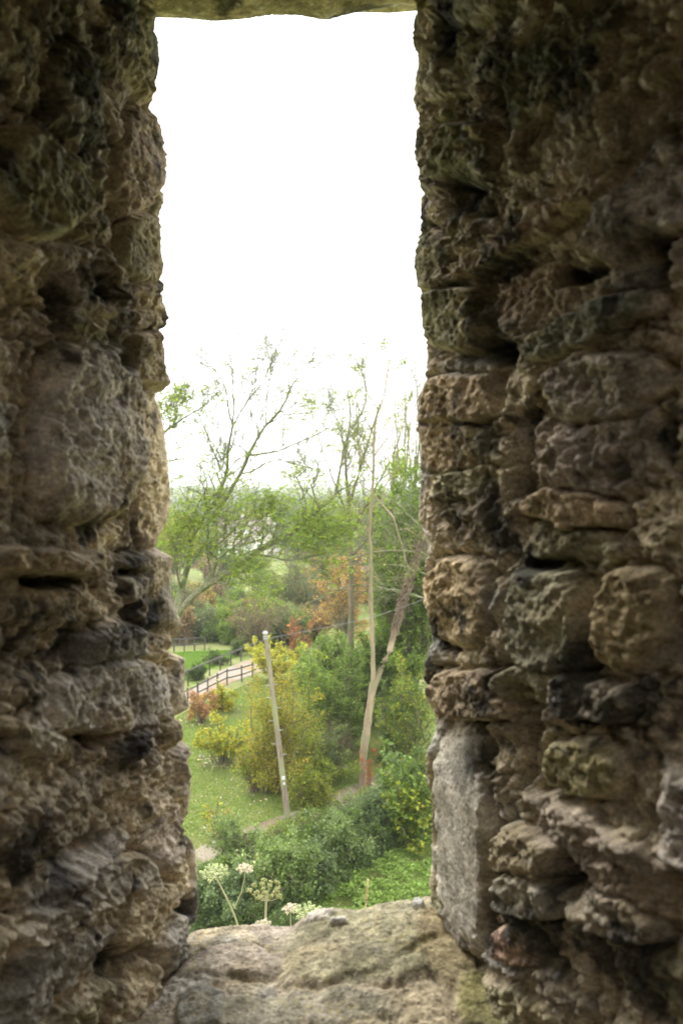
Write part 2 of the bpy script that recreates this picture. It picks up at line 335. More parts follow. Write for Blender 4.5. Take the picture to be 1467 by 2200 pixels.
def polyline_samples(pts, steps):
    out = []; 
    for (p, q), st in zip(zip(pts[:-1], pts[1:]), steps):
        p, q = np.array(p, float), np.array(q, float); L = np.linalg.norm(q - p); n = max(1, int(round(L / st)))
        for k in range(n): out.append(p + (q - p) * k / n)
    out.append(np.array(pts[-1], float)); return np.array(out)
def gridfaces(nr, nc, flip=False):
    i = np.arange(nr - 1)[:, None] * nc + np.arange(nc - 1)[None, :]
    f = np.stack([i, i + 1, i + nc + 1, i + nc], -1).reshape(-1, 4)
    return f[:, ::-1].copy() if flip else f
def jamb(side, pts, steps, manual, sil, seed, knee, name, lab):
    path = polyline_samples(pts, steps)
    nc = len(path); seg = np.linalg.norm(np.diff(path, axis=0), axis=1); s = np.concatenate([[0], np.cumsum(seg)])
    T = np.gradient(path, s, axis=0); N = np.stack([-T[:, 1], T[:, 0]], 1)
    # smooth the normals along the arc length
    K = np.exp(-((s[:, None] - s[None, :]) / .03) ** 2) * np.gradient(s)[None, :]
    N = K @ N; N /= np.linalg.norm(N, axis=1)[:, None]
    if side < 0: N = -N                       # towards the opening
    icor = int(np.argmin(np.hypot(path[:, 0] - pts[-2][0], path[:, 1] - pts[-2][1])))
    z = np.arange(-1.32, 1.16, .0023) ; nr = len(z)
    A = np.broadcast_to(s[None, :], (nr, nc)).ravel(); B = np.broadcast_to(z[:, None], (nr, nc)).ravel()
    P = np.zeros((nr, nc, 3)); P[..., 0] = path[None, :, 0]; P[..., 1] = path[None, :, 1]; P[..., 2] = z[:, None] + EYE[2]
    px, py = proj(P.reshape(-1, 3).copy()); far = P[..., 1].ravel() < .3
    px = np.where(far, -5000, px); py = np.where(far, -5000, py)
    moss_shade = sstep(-.1, 1.1, B) * (.55 if side > 0 else .42) + (.15 if side > 0 else 0)  # algae thickening upward, with the upper jambs' shade painted into it
    h, c = relief(A, B, px, py, manual, seed, moss_shade=moss_shade, an=.66 if side > 0 else .85)
    h = h.reshape(nr, nc)
    fade = sstep(0, .06, np.abs(s - s[icor]))           # the corner itself stays slim, the silhouette is set below
    h = h * (.55 + .45 * fade)[None, :]
    P[..., 0] += h * N[None, :, 0]; P[..., 1] += h * N[None, :, 1]
    vis = (path[:, 1] > .62)
    sy = np.array([q[0] for q in sil], float); sx = np.array([q[1] for q in sil], float)
    wgt = np.exp(-(np.abs(s - s[icor]) / (.26 if side > 0 else .20)) ** 2); wgt[icor:] = 1
    base = .25
    wgt = base * sstep(.9, .3, np.abs(s - s[icor])) + (1 - base) * wgt
    whi = np.exp(-((s - s[icor]) / .022) ** 2); whi[icor:] = np.exp(-((s[icor:] - s[icor]) / .2) ** 2)
    KL = np.exp(-((z[:, None] - z[None, :]) / .055) ** 2); KL /= KL.sum(1, keepdims=True)
    KS = np.exp(-((z[:, None] - z[None, :]) / .009) ** 2); KS /= KS.sum(1, keepdims=True)
    for it in range(3):
        qx, qy = proj(P); qx = np.where(vis[None, :], qx, 99999 * side)
        j = np.argmin(qx * side, axis=1); r = np.arange(nr)
        ex = qx[r, j]; ey = qy[r, j]; tx = np.interp(ey, sy, sx)
        dx = (tx - ex) * P[r, j, 1] / F; lo = KL @ dx; hi = KS @ dx - lo
        P[..., 0] += lo[:, None] * wgt[None, :] + hi[:, None] * whi[None, :]
    return mesh(name, P.reshape(-1, 3), gridfaces(nr, nc, side < 0), M_STONE, tower, c, smooth=True)
kR = (.235, 1.30); nR = (kR[0] + .5 * 1.6, -.3)
jr = jamb(1, [(2.3, -.3), nR, (kR[0] + .5 * .67, .63), kR, (.155, 1.5), (2.6, 1.62)], [.08, .02, .0023, .0025, .01], MAN_R, SIL_R, 100, 0, 'window_jamb', None)
kL = (-.352, 1.39); nL = (kL[0] - .35 * 1.69, -.3)
jl = jamb(-1, [(-2.3, -.3), nL, (kL[0] - .35 * .69, .70), kL, (-.331, 1.5), (-2.6, 1.62)], [.08, .02, .0023, .0025, .01], MAN_L, SIL_L, 300, 0, 'window_jamb', None)
tag(jr, 'right side of the window with a smooth pale grey corner stone near the bottom')
tag(jl, 'left side of the window with a large grey block and a pale ochre stone')

SILL = [(300, 2040), (400, 2020), (410, 2005), (425, 1998), (500, 1988), (560, 1985), (585, 1990), (630, 1990), (655, 1968), (680, 1952), (720, 1950), (770, 1955), (820, 1940), (870, 1933), (920, 1925), (960, 1950), (1100, 1950)]
MAN_S = [(800, 2035, 200, 84, 0, .014, 'stone', (.34, .31, .20)), (500, 2030, 110, 36, 6, .010, 'stone', (.40, .34, .27)),
 (960, 2060, 50, 90, -30, .012, 'stone', (.42, .34, .20)), (620, 2160, 230, 40, 0, .003, 'stone', (.33, .30, .22)),
 (430, 2140, 50, 60, 0, .010, 'stone', (.26, .25, .22)), (1060, 2170, 80, 60, 20, .015, 'stone', (.36, .33, .14)),
 (780, 2108, 60, 9, 0, .010, 'hole', None), (915, 2055, 60, 10, -25, .012, 'hole', None), (520, 2075, 70, 9, -10, .009, 'hole', None),
 (725, 1992, 20, 8, 0, .026, 'ridge', (.62, .58, .52)), (690, 1966, 30, 12, 0, .022, 'ridge', (.6, .54, .47)), (900, 1975, 14, 8, 0, .026, 'ridge', (.62, .6, .55))]
def sill():
    xs = np.arange(-.62, .62, .0026); ys = np.concatenate([[1.8, 1.76, 1.72, 1.68, 1.64], np.arange(1.60, .72, -.0026), np.arange(.70, -.32, -.03)])
    X, Y = np.meshgrid(xs, ys); nr, nc = X.shape
    prof = np.interp(Y, [-.3, .7, .95, 1.15, 1.38, 1.47, 1.52, 1.56, 1.6, 1.8], [-1.35, -.97, -.905, -.862, -.815, -.80, -.805, -.83, -.9, -1.6])
    P = np.stack([X, Y, prof + EYE[2]], -1); px, py = proj(P.reshape(-1, 3).copy())
    bad = (Y.ravel() < .3); px = np.where(bad, -5000, px)
    h, c = relief(X.ravel(), Y.ravel(), px, py, MAN_S, 500, cell=(.15, .12), amp=.8, moss_shade=np.full(px.shape, .48), rough=.30, relief_amp=.16, ring=.003)
    yl, *_ = worley(X.ravel() * 60, Y.ravel() * 60, 555); ym = sstep(.3, .15, yl) * sstep(0, .5, fbm(X.ravel() * 9, Y.ravel() * 9, oct=3, seed=557)) * .5
    c = c * np.array([.88, .88, .90]); c = c * (1 - ym[:, None]) + np.array((.36, .31, .10)) * ym[:, None]
    P[..., 2] += h.reshape(nr, nc)
    KX = np.exp(-((xs[:, None] - xs[None, :]) / .009) ** 2); KX /= KX.sum(1, keepdims=True)
    KL = np.exp(-((xs[:, None] - xs[None, :]) / .045) ** 2); KL /= KL.sum(1, keepdims=True)
    sx = [q[0] for q in SILL]; sy = [q[1] for q in SILL]
    vis = (Y[:, 0] > 1.0)
    for it in range(3):
        qx, qy = proj(P); qy = np.where(vis[:, None], qy, 99999); j = np.argmin(qy, axis=0); r = np.arange(nc)
        dz = -(np.interp(qx[j, r], sx, sy) - qy[j, r]) * P[j, r, 1] / F; lo = KL @ dz; hi = KX @ dz - lo
        P[..., 2] += lo[None, :] * np.exp(-((Y - 1.48) / .22) ** 2) + hi[None, :] * np.exp(-((Y - P[j, r, 1][None, :]) / .03) ** 2)
    return mesh('window_sill', P.reshape(-1, 3), gridfaces(nr, nc, False), M_STONE, tower, c, smooth=True)
tag(sill(), 'low humped sill stone with yellow lichen and white spots')
LINT = [(200, 38), (328, 38), (400, 40), (460, 46), (520, 42), (580, 33), (640, 33), (700, 44), (745, 32), (800, 20), (860, 13), (900, 17), (1000, 18)]
def lintel():
    xs = np.arange(-.62, .62, .004); ys = np.concatenate([[1.9, 1.8, 1.7, 1.6], np.arange(1.56, 1.0, -.004), np.arange(1.0, -.32, -.03)])
    X, Y = np.meshgrid(xs, ys); nr, nc = X.shape
    prof = np.interp(Y, [-.3, 1.4, 1.5, 1.54, 1.58, 1.9], [1.05, .885, .88, .89, .93, 1.5])
    P = np.stack([X, Y, prof + EYE[2]], -1)
    h, c = relief(X.ravel(), Y.ravel(), np.full(X.size, -5000.), np.full(X.size, -5000.), [], 700, cell=(.6, .5), amp=.3, moss_shade=np.full(X.size, .6), rough=.6)
    P[..., 2] -= h.reshape(nr, nc)
    KX = np.exp(-((xs[:, None] - xs[None, :]) / .009) ** 2); KX /= KX.sum(1, keepdims=True)
    sx = [q[0] for q in LINT]; sy = [q[1] for q in LINT]
    for it in range(3):
        qx, qy = proj(P); qy = np.where(Y > 1.0, qy, -99999); j = np.argmax(qy, axis=0); r = np.arange(nc)
        dz = -(np.interp(qx[j, r], sx, sy) - qy[j, r]) * P[j, r, 1] / F; dz = KX @ dz
        P[..., 2] += dz[None, :] * np.exp(-((Y - 1.5) / .25) ** 2)
    return mesh('window_lintel', P.reshape(-1, 3), gridfaces(nr, nc, True), M_STONE, tower, c, smooth=True)
tag(lintel(), 'dark greenish lintel slab across the top of the window')

def slabwall(name, o, ux, uy, nu, nv, lu, lv, nrm, seed, lab):
    """a displaced rubble wall sheet with thickness behind it"""
    u = np.linspace(0, lu, nu); v = np.linspace(0, lv, nv); U, V = np.meshgrid(u, v)
    o, ux, uy, nrm = map(lambda t: np.array(t, float), (o, ux, uy, nrm))
    h, c = relief(U.ravel(), V.ravel(), np.full(U.size, -5000.), np.full(U.size, -5000.), [], seed, cell=(.34, .2), amp=1.2)
    P = o + U.reshape(-1, 1) * ux + V.reshape(-1, 1) * uy + h[:, None] * nrm
    n = len(P); Q = (o + U.reshape(-1, 1) * ux + V.reshape(-1, 1) * uy - .35 * nrm)
    g = gridfaces(nv, nu)
    rim = []
    idx = np.arange(n).reshape(nv, nu)
    loop = np.concatenate([idx[0, :-1], idx[:-1, -1], idx[-1, :0:-1], idx[:0:-1, 0]])
    l2 = np.roll(loop, -1); rim = np.stack([loop, loop + n, l2 + n, l2], 1)
    ob = mesh(name, np.concatenate([P, Q]), [np.concatenate([g, g[:, ::-1] + n, rim])], M_STONE, tower, np.concatenate([c, c]), smooth=True)
    return tag(ob, lab) if lab else ob
z0 = EYE[2]
# unseen room added behind the viewer to shape the light: walls, floor, gapped vault
slabwall('room_wall', (-2.2, -.35, z0 - 1.55), (0, -1, 0), (0, 0, 1), 60, 70, 3.6, 4.2, (1, 0, 0), 801, None)
slabwall('room_wall', (2.2, -.35, z0 - 1.55), (0, -1, 0), (0, 0, 1), 60, 70, 3.6, 4.2, (-1, 0, 0), 802, None)
slabwall('room_wall', (-2.4, -3.9, z0 - 1.55), (1, 0, 0), (0, 0, 1), 70, 70, 4.8, 4.2, (0, 1, 0), 803, None)
slabwall('front_wall', (-2.6, -.33, z0 + 1.08), (1, 0, 0), (0, 0, 1), 80, 40, 5.2, 1.6, (0, -1, 0), 804, None)
slabwall('outer_light_block', (-3, 1.66, z0 + 1.0), (1, 0, 0), (0, 0, 1), 90, 40, 6, 1.7, (0, 1, 0), 805, None)  # unseen outer wall pieces, added to block light round the window
slabwall('outer_light_block', (-3, 1.70, z0 - 4.2), (1, 0, 0), (0, 0, 1), 90, 50, 6, 3.05, (0, 1, 0), 806, None)
slabwall('outer_light_block', (-3, 1.66, z0 - 1.3), (1, 0, 0), (0, 0, 1), 40, 40, 2.3, 2.5, (0, 1, 0), 807, None)
slabwall('outer_light_block', (.75, 1.66, z0 - 1.3), (1, 0, 0), (0, 0, 1), 40, 40, 2.25, 2.5, (0, 1, 0), 808, None)
slabwall('room_floor', (-2.4, -4.0, z0 - 1.55), (1, 0, 0), (0, 1, 0), 60, 60, 4.8, 4.2, (0, 0, 1), 809, None)
slabwall('light_shaping_vault', (-2.4, -3.0, z0 + 2.66), (1, 0, 0), (0, 1, 0), 60, 60, 4.8, 4.8, (0, 0, -1), 810, None)  # unseen vault, its rear gap sized to set the fill on the jambs

# ================================================================== THE GROUND
def ground():
    rr = [0.01]; r = 1.9
    while r < 7000: rr.append(r); r *= 1.028 if r > 60 else 1.02
    th = np.concatenate([np.arange(-36, 36, .5), np.arange(36, 324, 6)]) * math.pi / 180
    R, T = np.meshgrid(np.array(rr), th, indexing='ij')
    X = R * np.sin(T); Y = R * np.cos(T)
    Z = terr(X, Y); Z = np.where((Y < 2.2), np.minimum(Z, 6.0), Z)
    nr, nc = X.shape
    i = np.arange(nr - 1)[:, None] * nc + np.arange(nc)[None, :]; j = np.arange(nr - 1)[:, None] * nc + (np.arange(nc)[None, :] + 1) % nc
    f = np.stack([i, i + nc, j + nc, j], -1).reshape(-1, 4)
    m = mat_noise('meadow_grass', (.10, .135, .03), (.17, .215, .05), 1.6, bump=.5, c3=(.19, .19, .075), s3=.35, bd=.06)
    o = mesh('ground', np.stack([X, Y, Z], -1).reshape(-1, 3), f[:, ::-1].copy(), m, smooth=True)
    tag(o, kind='structure')
ground()
def ribbon(name, near, far, mat, lift=.03, n=70, m=8, kind='structure'):
    A = np.array([gpt(*p)[:2] for p in near]); B = np.array([gpt(*p)[:2] for p in far])
    def rs(Q):
        s = np.concatenate([[0], np.cumsum(np.linalg.norm(np.diff(Q, axis=0), axis=1))]); t = np.linspace(0, s[-1], n)
        return np.stack([np.interp(t, s, Q[:, 0]), np.interp(t, s, Q[:, 1])], 1)
    A, B = rs(A), rs(B)
    wob = .18 * vnoise(np.arange(n) * .33, np.zeros(n), seed=len(name)); 
    P = A[:, None] * (1 - np.linspace(0, 1, m)[None, :, None]) + B[:, None] * np.linspace(0, 1, m)[None, :, None]
    P[:, 0, 1] += wob; P[:, -1, 1] -= wob[::-1]
    Z = terr(P[..., 0], P[..., 1]) + lift
    return tag(mesh(name, np.concatenate([P, Z[..., None]], -1).reshape(-1, 3), gridfaces(n, m), mat, smooth=True), kind=kind)
M_PATH = mat_noise('trodden_gravel', (.20, .17, .135), (.30, .26, .21), 9, bump=.5, c3=(.24, .18, .11), s3=.7, bd=.02)
M_MUD = mat_noise('brown_path', (.13, .095, .06), (.20, .15, .10), 7, bump=.5, c3=(.25, .21, .16), s3=.3, bd=.02)
ribbon('footpath', [(380, 1533), (440, 1492), (500, 1466), (560, 1444), (600, 1434)], [(380, 1497), (430, 1468), (470, 1443), (520, 1423), (550, 1414), (585, 1408)], M_PATH)
ribbon('path', [(330, 1955), (440, 1872), (560, 1808), (600, 1790), (700, 1755), (790, 1706), (880, 1672)], [(330, 1900), (395, 1847), (430, 1821), (545, 1774), (630, 1746), (700, 1711), (760, 1687), (850, 1652)], M_MUD)

# ================================================================== PLANTS
RNG = np.random.default_rng(7)
def tubes(P, R, sides=5):
    """P (n,k,3) paths, R (n,k) radii -> verts, quads"""
    P = np.asarray(P, float); R = np.asarray(R, float); n, k, _ = P.shape
    T = np.gradient(P, axis=1); T /= np.linalg.norm(T, axis=2, keepdims=True) + 1e-9
    up = np.where(np.abs(T[..., 2:3]) > .9, np.array([1., 0, 0]), np.array([0, 0, 1.]))
    U = np.cross(T, up); U /= np.linalg.norm(U, axis=2, keepdims=True) + 1e-9; W = np.cross(T, U)
    a = np.arange(sides) / sides * 2 * math.pi
    V = P[:, :, None] + R[:, :, None, None] * (np.cos(a)[None, None, :, None] * U[:, :, None] + np.sin(a)[None, None, :, None] * W[:, :, None])
    i = (np.arange(n)[:, None, None] * k + np.arange(k - 1)[None, :, None]) * sides; s = np.arange(sides)[None, None, :]; s2 = (s + 1) % sides
    f = np.stack([i + s, i + s2, i + sides + s2, i + sides + s], -1).reshape(-1, 4)
    return V.reshape(-1, 3), f
class Acc:
    def __init__(self): self.v = []; self.f = []; self.c = []; self.n = 0
    def add(self, V, Fc, c=None):
        self.v.append(V); self.f.append(Fc + self.n); self.n += len(V)
        if c is not None: self.c.append(np.broadcast_to(np.asarray(c, float), (len(Fc), 3)) if np.ndim(c) < 2 else c)
    def build(self, name, mat, parent=None, smooth=False):
        if not self.v: return None
        kinds = {}
        for q in self.f: kinds.setdefault(q.shape[1], []).append(q)
        assert not (self.c and len(kinds) > 1)
        return mesh(name, np.concatenate(self.v), [np.concatenate(q) for q in kinds.values()], mat, parent,
                    np.concatenate(self.c) if self.c else None, 'FACE', smooth)
def leaves(P, size, pal, wts=None, rng=None, aspect=.55, upb=.6, clump=None, axis=None, jit=.25):
    """one folded rhombus (two triangles) per leaf"""
    rng = rng or RNG; n = len(P)
    ax = rng.normal(size=(n, 3)); ax[:, 2] = ax[:, 2] * .5 - .25
    if axis is not None: ax = ax * .6 + axis
    ax /= np.linalg.norm(ax, axis=1)[:, None] + 1e-9
    nm = rng.normal(size=(n, 3)); nm[:, 2] = np.abs(nm[:, 2]) + upb
    sd_ = np.cross(ax, nm); sd_ /= np.linalg.norm(sd_, axis=1)[:, None] + 1e-9
    nm = np.cross(sd_, ax)
    L = (size * np.exp(rng.normal(size=n) * .28))[:, None]; Wd = L * aspect * .5
    V = np.stack([P, P + ax * L * .45 + sd_ * Wd + nm * L * .1, P + ax * L - nm * L * .08, P + ax * L * .45 - sd_ * Wd + nm * L * .1], 1)
    b = np.arange(n)[:, None] * 4
    Fc = np.concatenate([b + np.array([0, 1, 2]), b + np.array([0, 2, 3])], 1).reshape(-1, 3)
    pal = np.array(pal, float); wts = np.ones(len(pal)) if wts is None else np.array(wts, float)
    cum = np.cumsum(wts / wts.sum())
    q = rng.random(n) if clump is None else np.clip(.55 * clump + .45 * rng.random(n), 0, .999)
    c = pal[np.minimum(np.searchsorted(cum, q), len(pal) - 1)] * np.exp(rng.normal(size=(n, 1)) * jit)
    return V.reshape(-1, 3), Fc, np.repeat(np.clip(c, .005, .8), 2, axis=0)
def curvy(A, B, k, rng, lift=.2, jit=.05):
    """n curved paths from A to B, (n,k,3)"""
    t = np.linspace(0, 1, k)[None, :, None]; L = np.linalg.norm(B - A, axis=1)[:, None]
    M = (A + B) / 2 + np.concatenate([np.zeros((len(A), 2)), L * lift], 1) + rng.normal(size=A.shape) * L * .08
    P = (1 - t) ** 2 * A[:, None] + 2 * t * (1 - t) * M[:, None] + t * t * B[:, None]
    J = rng.normal(size=P.shape) * L[:, None] * jit * np.sin(t * math.pi); J[:, 0] = 0
    return P + J
def children(P, R, n, rng, t0=.3, t1=1.0, ang=(25, 65), ln=(.3, .6), k=5, up=.25, rr=.55, minr=.003, gam=.8, base=None):
    """n child branches on every path of P; returns paths, radii"""
    N, K, _ = P.shape
    L = np.linalg.norm(np.diff(P, axis=1), axis=2).sum(1)
    t = t0 + (t1 - t0) * rng.random((N, n)) ** gam; f = t * (K - 1); i = np.minimum(f.astype(int), K - 2); fr = (f - i)[..., None]
    I = np.arange(N)[:, None]
    S = P[I, i] * (1 - fr) + P[I, i + 1] * fr; T = P[I, i + 1] - P[I, i]; T /= np.linalg.norm(T, axis=2, keepdims=True) + 1e-9
    r0 = (R[I, i] * (1 - fr[..., 0]) + R[I, i + 1] * fr[..., 0])
    Q = rng.normal(size=T.shape); Q -= (Q * T).sum(2, keepdims=True) * T; Q /= np.linalg.norm(Q, axis=2, keepdims=True) + 1e-9
    a = np.radians(rng.uniform(ang[0], ang[1], (N, n)))[..., None]
    D = T * np.cos(a) + Q * np.sin(a); D[..., 2] += up; D /= np.linalg.norm(D, axis=2, keepdims=True)
    ll = (base if base is not None else L[:, None]) * rng.uniform(ln[0], ln[1], (N, n)) * (1.15 - .6 * t)
    A = S.reshape(-1, 3); B = A + (D * ll[..., None]).reshape(-1, 3)
    C = curvy(A, B, k, rng, lift=up * .25, jit=.06)
    r = np.maximum(r0.reshape(-1) * rr, minr)[:, None] * np.linspace(1, .3, k)[None, :]
    return C, np.maximum(r, minr * .6)
def onpath(P, n, rng, t0=.2, spread=.03):
    N, K, _ = P.shape; f = (t0 + (1 - t0) * rng.random((N, n))) * (K - 1); i = np.minimum(f.astype(int), K - 2); fr = (f - i)[..., None]
    I = np.arange(N)[:, None]; S = P[I, i] * (1 - fr) + P[I, i + 1] * fr; T = P[I, i + 1] - P[I, i]
    return (S + rng.normal(size=S.shape) * spread).reshape(-1, 3), T.reshape(-1, 3)
def shrub(name, label, cat, base, c, r, pal, wts=None, ns=16, nt=18, nl=16, leaf=.09, tl=.35, seed=1, trunk='stems', crown='foliage',
          group=None, upb=.6, bark=None, r0=.035, lift=.25, edge=.6, twig_r=.005, aspect=.55, thick=None, spread=.05, droop=.1, ct0=.25):
    rng = np.random.default_rng(seed)
    base = np.array(base, float); c = np.array(c, float); r = np.array(r, float)
    o = thing(name, base, label, cat, group)
    E = rng.normal(size=(ns * 6, 3)); E /= np.linalg.norm(E, axis=1)[:, None]; E *= (rng.random(len(E)) ** (edge / 2.))[:, None]
    E = E[E[:, 2] > -.85][:ns]; ns = len(E)
    lump = 1 + .22 * rng.normal(size=(ns, 1)); E = c + E * r * lump
    A = base + rng.normal(size=(ns, 3)) * np.array([r[0] * .12, r[1] * .12, 0])
    if thick:      # a single trunk first
        top = base + (c - base) * .45; tp = curvy(base[None], top[None], 8, rng, 0, .04)
        V, Fc = tubes(tp, np.linspace(thick, thick * .7, 8)[None], 8); st = Acc(); st.add(V, Fc)
        A = tp[0][rng.integers(3, 8, ns)]
    else: st = Acc()
    S = curvy(A, E, 9, rng, lift, .04); SR = np.linspace(1, .25, 9)[None, :] * (r0 * rng.uniform(.6, 1.2, (ns, 1)))
    V, Fc = tubes(S, SR, 5); st.add(V, Fc)
    T, TR = children(S, SR, nt, rng, t0=ct0, ang=(25, 80), ln=(.5, 1.2), k=4, up=.15 - droop, rr=.4, minr=twig_r, base=np.full((ns, 1), tl))
    V, Fc = tubes(T, TR, 3); st.add(V, Fc)
    st.build(trunk, bark or M_BARK, o, True)
    P, ax = onpath(T, nl, rng, .1, spread)
    axn = ax / (np.linalg.norm(ax, axis=1)[:, None] + 1e-9)
    cl = np.repeat(np.repeat(rng.random(ns), nt) * .6 + rng.random(ns * nt) * .4, nl)
    ac = Acc(); ac.add(*leaves(P, leaf, pal, wts, rng, aspect, upb, cl, axn * .6))
    ac.build(crown, M_LEAF, o); return o
def place(name, label, cat, px, pybase, w, h, pal, wts=None, depth=None, Y=None, dy=0, **kw):
    """a shrub whose foot meets the ground under (px, pybase); w and h in photo pixels"""
    g = gpt(px, pybase)
    if Y is not None: d = ray(px, pybase); g = np.array([d[0] / d[1] * Y, Y, 0]); g[2] = terr(g[0], g[1])
    s = g[1] / F; W, H = w * s, h * s
    D = depth or W * .8
    return shrub(name, label, cat, g, (g[0], g[1], g[2] + H * .55), (W / 2, D / 2, H * .5), pal, wts, **kw)
# leaf colours (albedo)
G1 = (.075, .12, .025); G2 = (.12, .185, .03); G3 = (.18, .255, .045); GY = (.29, .32, .045); YL = (.46, .40, .05); YO = (.47, .31, .04)
OR = (.40, .17, .035); RD = (.33, .06, .03); BR = (.20, .12, .055); DK = (.045, .075, .025); GG = (.13, .175, .07); PK = (.36, .20, .12)

# ---------------------------------------------------------------- leaning ash tree on the left
def limb(pts, r0, r1, k=14, rng=RNG, j=.009):
    P = np.array([at(*p) for p in pts]); s = np.concatenate([[0], np.cumsum(np.linalg.norm(np.diff(P, axis=0), axis=1))])
    t = np.linspace(0, s[-1], k); Q = np.stack([np.interp(t, s, P[:, i]) for i in range(3)], 1)
    Q[1:-1] = .25 * Q[:-2] + .5 * Q[1:-1] + .25 * Q[2:]
    Q[1:-1] += rng.normal(size=(k - 2, 3)) * s[-1] * j * .25
    return Q, np.linspace(r0, r1, k) * (1 + .07 * rng.normal(size=k))
def bigtree(name, label, cat, limbs, pal, wts, seed, bark, nch=(7, 6, 4), lf=6, leaf=.10, dens=None, parts=('trunk', 'branches', 'foliage'),
            t0=.12, ln1=(.22, .5), up=.3, spread=.12, minr=.006, trunk_n=1, comp=1, ang=(25, 65)):
    rng = np.random.default_rng(seed)
    L = [limb(p, a, b, rng=rng) for p, a, b in limbs]
    base = L[0][0][0]; g = float(terr(base[0], base[1]))
    o = thing(name, (base[0], base[1], g), label, cat)
    ac = Acc()
    for Q, R in L[:trunk_n]:
        V, Fc = tubes(Q[None], R[None], 9); ac.add(V, Fc)
    ac.build(parts[0], bark, o, True)
    ac = Acc()
    for Q, R in L[trunk_n:]:
        V, Fc = tubes(Q[None], R[None], 7); ac.add(V, Fc)
    P0 = np.stack([Q for Q, R in L[1:]]); R0 = np.stack([R for Q, R in L[1:]])
    LL = np.linalg.norm(np.diff(P0, axis=1), axis=2).sum(1)
    C1, R1 = children(P0, R0, nch[0], rng, t0=t0, ang=ang, ln=ln1, k=8, up=up, rr=.5, minr=minr * 2, base=np.maximum(LL, 3.6 if comp > 1 else 0)[:, None], gam=1.0)
    kp = rng.random(len(C1)) < np.repeat(np.clip(LL / np.percentile(LL, 80), .55, 1), nch[0])
    C1, R1 = C1[kp], R1[kp]
    V, Fc = tubes(C1, R1, 5); ac.add(V, Fc)
    C2, R2 = children(C1, R1, nch[1], rng, t0=.15, ang=(20, 60), ln=(.3, .6), k=6, up=up * .7, rr=.55, minr=minr * 1.3)
    V, Fc = tubes(C2, R2, 4); ac.add(V, Fc)
    C3, R3 = children(C2, R2, nch[2], rng, t0=.15, ang=(20, 60), ln=(.35, .7), k=4, up=up * .4, rr=.6, minr=minr)
    V, Fc = tubes(C3, R3, 3); ac.add(V, Fc)
    ac.build(parts[1], bark, o, True)
    if lf:
        m = np.ones(len(C3)) if dens is None else np.clip(dens(C3[:, -1]), 0, None)
        n = np.minimum(m, 4); rep = []
        keep = rng.random(len(C3)) < np.minimum(m, 1); C = C3[keep]; mult = np.maximum(1, np.round(m[keep])).astype(int)
        C = np.repeat(C, mult, axis=0)
        if comp > 1:     # compound leaves: rows of leaflets
            A = C[:, rng.integers(1, 4)] ; A = onpath(C, lf, rng, .2, spread)[0]
            D = rng.normal(size=A.shape); D[:, 2] = D[:, 2] * .3 - .35; D /= np.linalg.norm(D, axis=1)[:, None]
            S = np.cross(D, [0, 0, 1.]); S /= np.linalg.norm(S, axis=1)[:, None] + 1e-9
            P = []; X = []
            for q in range(comp):
                sg = 1 if q % 2 else -1
                P.append(A + D * leaf * 2.8 * (q // 2 + 1) / (comp / 2)); X.append(S * sg * 1.1 + D * .8)
            P = np.concatenate(P); X = np.concatenate(X); cl = np.tile(rng.random(len(A)), comp)
            V = leaves(P, leaf, pal, wts, rng, .42, .9, cl, X * 1.6)
        else:
            P, ax = onpath(C, lf, rng, .1, spread); V = leaves(P, leaf, pal, wts, rng, .55, .6, np.repeat(rng.random(len(C)), lf))
        a2 = Acc(); a2.add(*V); a2.build(parts[2], M_LEAF, o)
    return o
Y = 33
def ash_dens(E):
    px, py = proj(E)
    d = 2.1 * sstep(960, 1120, py) + .10 + .30 * fbm(px / 60., py / 50., oct=2, seed=4)
    d += .15 * np.exp(-((px - 690) / 80) ** 2 - ((py - 1000) / 90) ** 2) + 1.3 * np.exp(-((px - 375) / 45) ** 2 - ((py - 870) / 55) ** 2)
    d += .25 * np.exp(-((px - 650) / 70) ** 2 - ((py - 860) / 50) ** 2)
    d -= .9 * np.exp(-((px - 680) / 70) ** 2 - ((py - 1060) / 60) ** 2)
    d += .8 * np.exp(-((py - (1290 - (px - 390) * .70)) / 45) ** 2) * sstep(370, 400, px) * (1 - sstep(720, 770, px))
    return d * (1 - sstep(1270, 1340, py)) * (1 - .8 * sstep(780, 720, py)) * (1 - .75 * sstep(.1, .6, np.exp(-((px - 560) / 60) ** 2 - ((py - 1150) / 45) ** 2)))
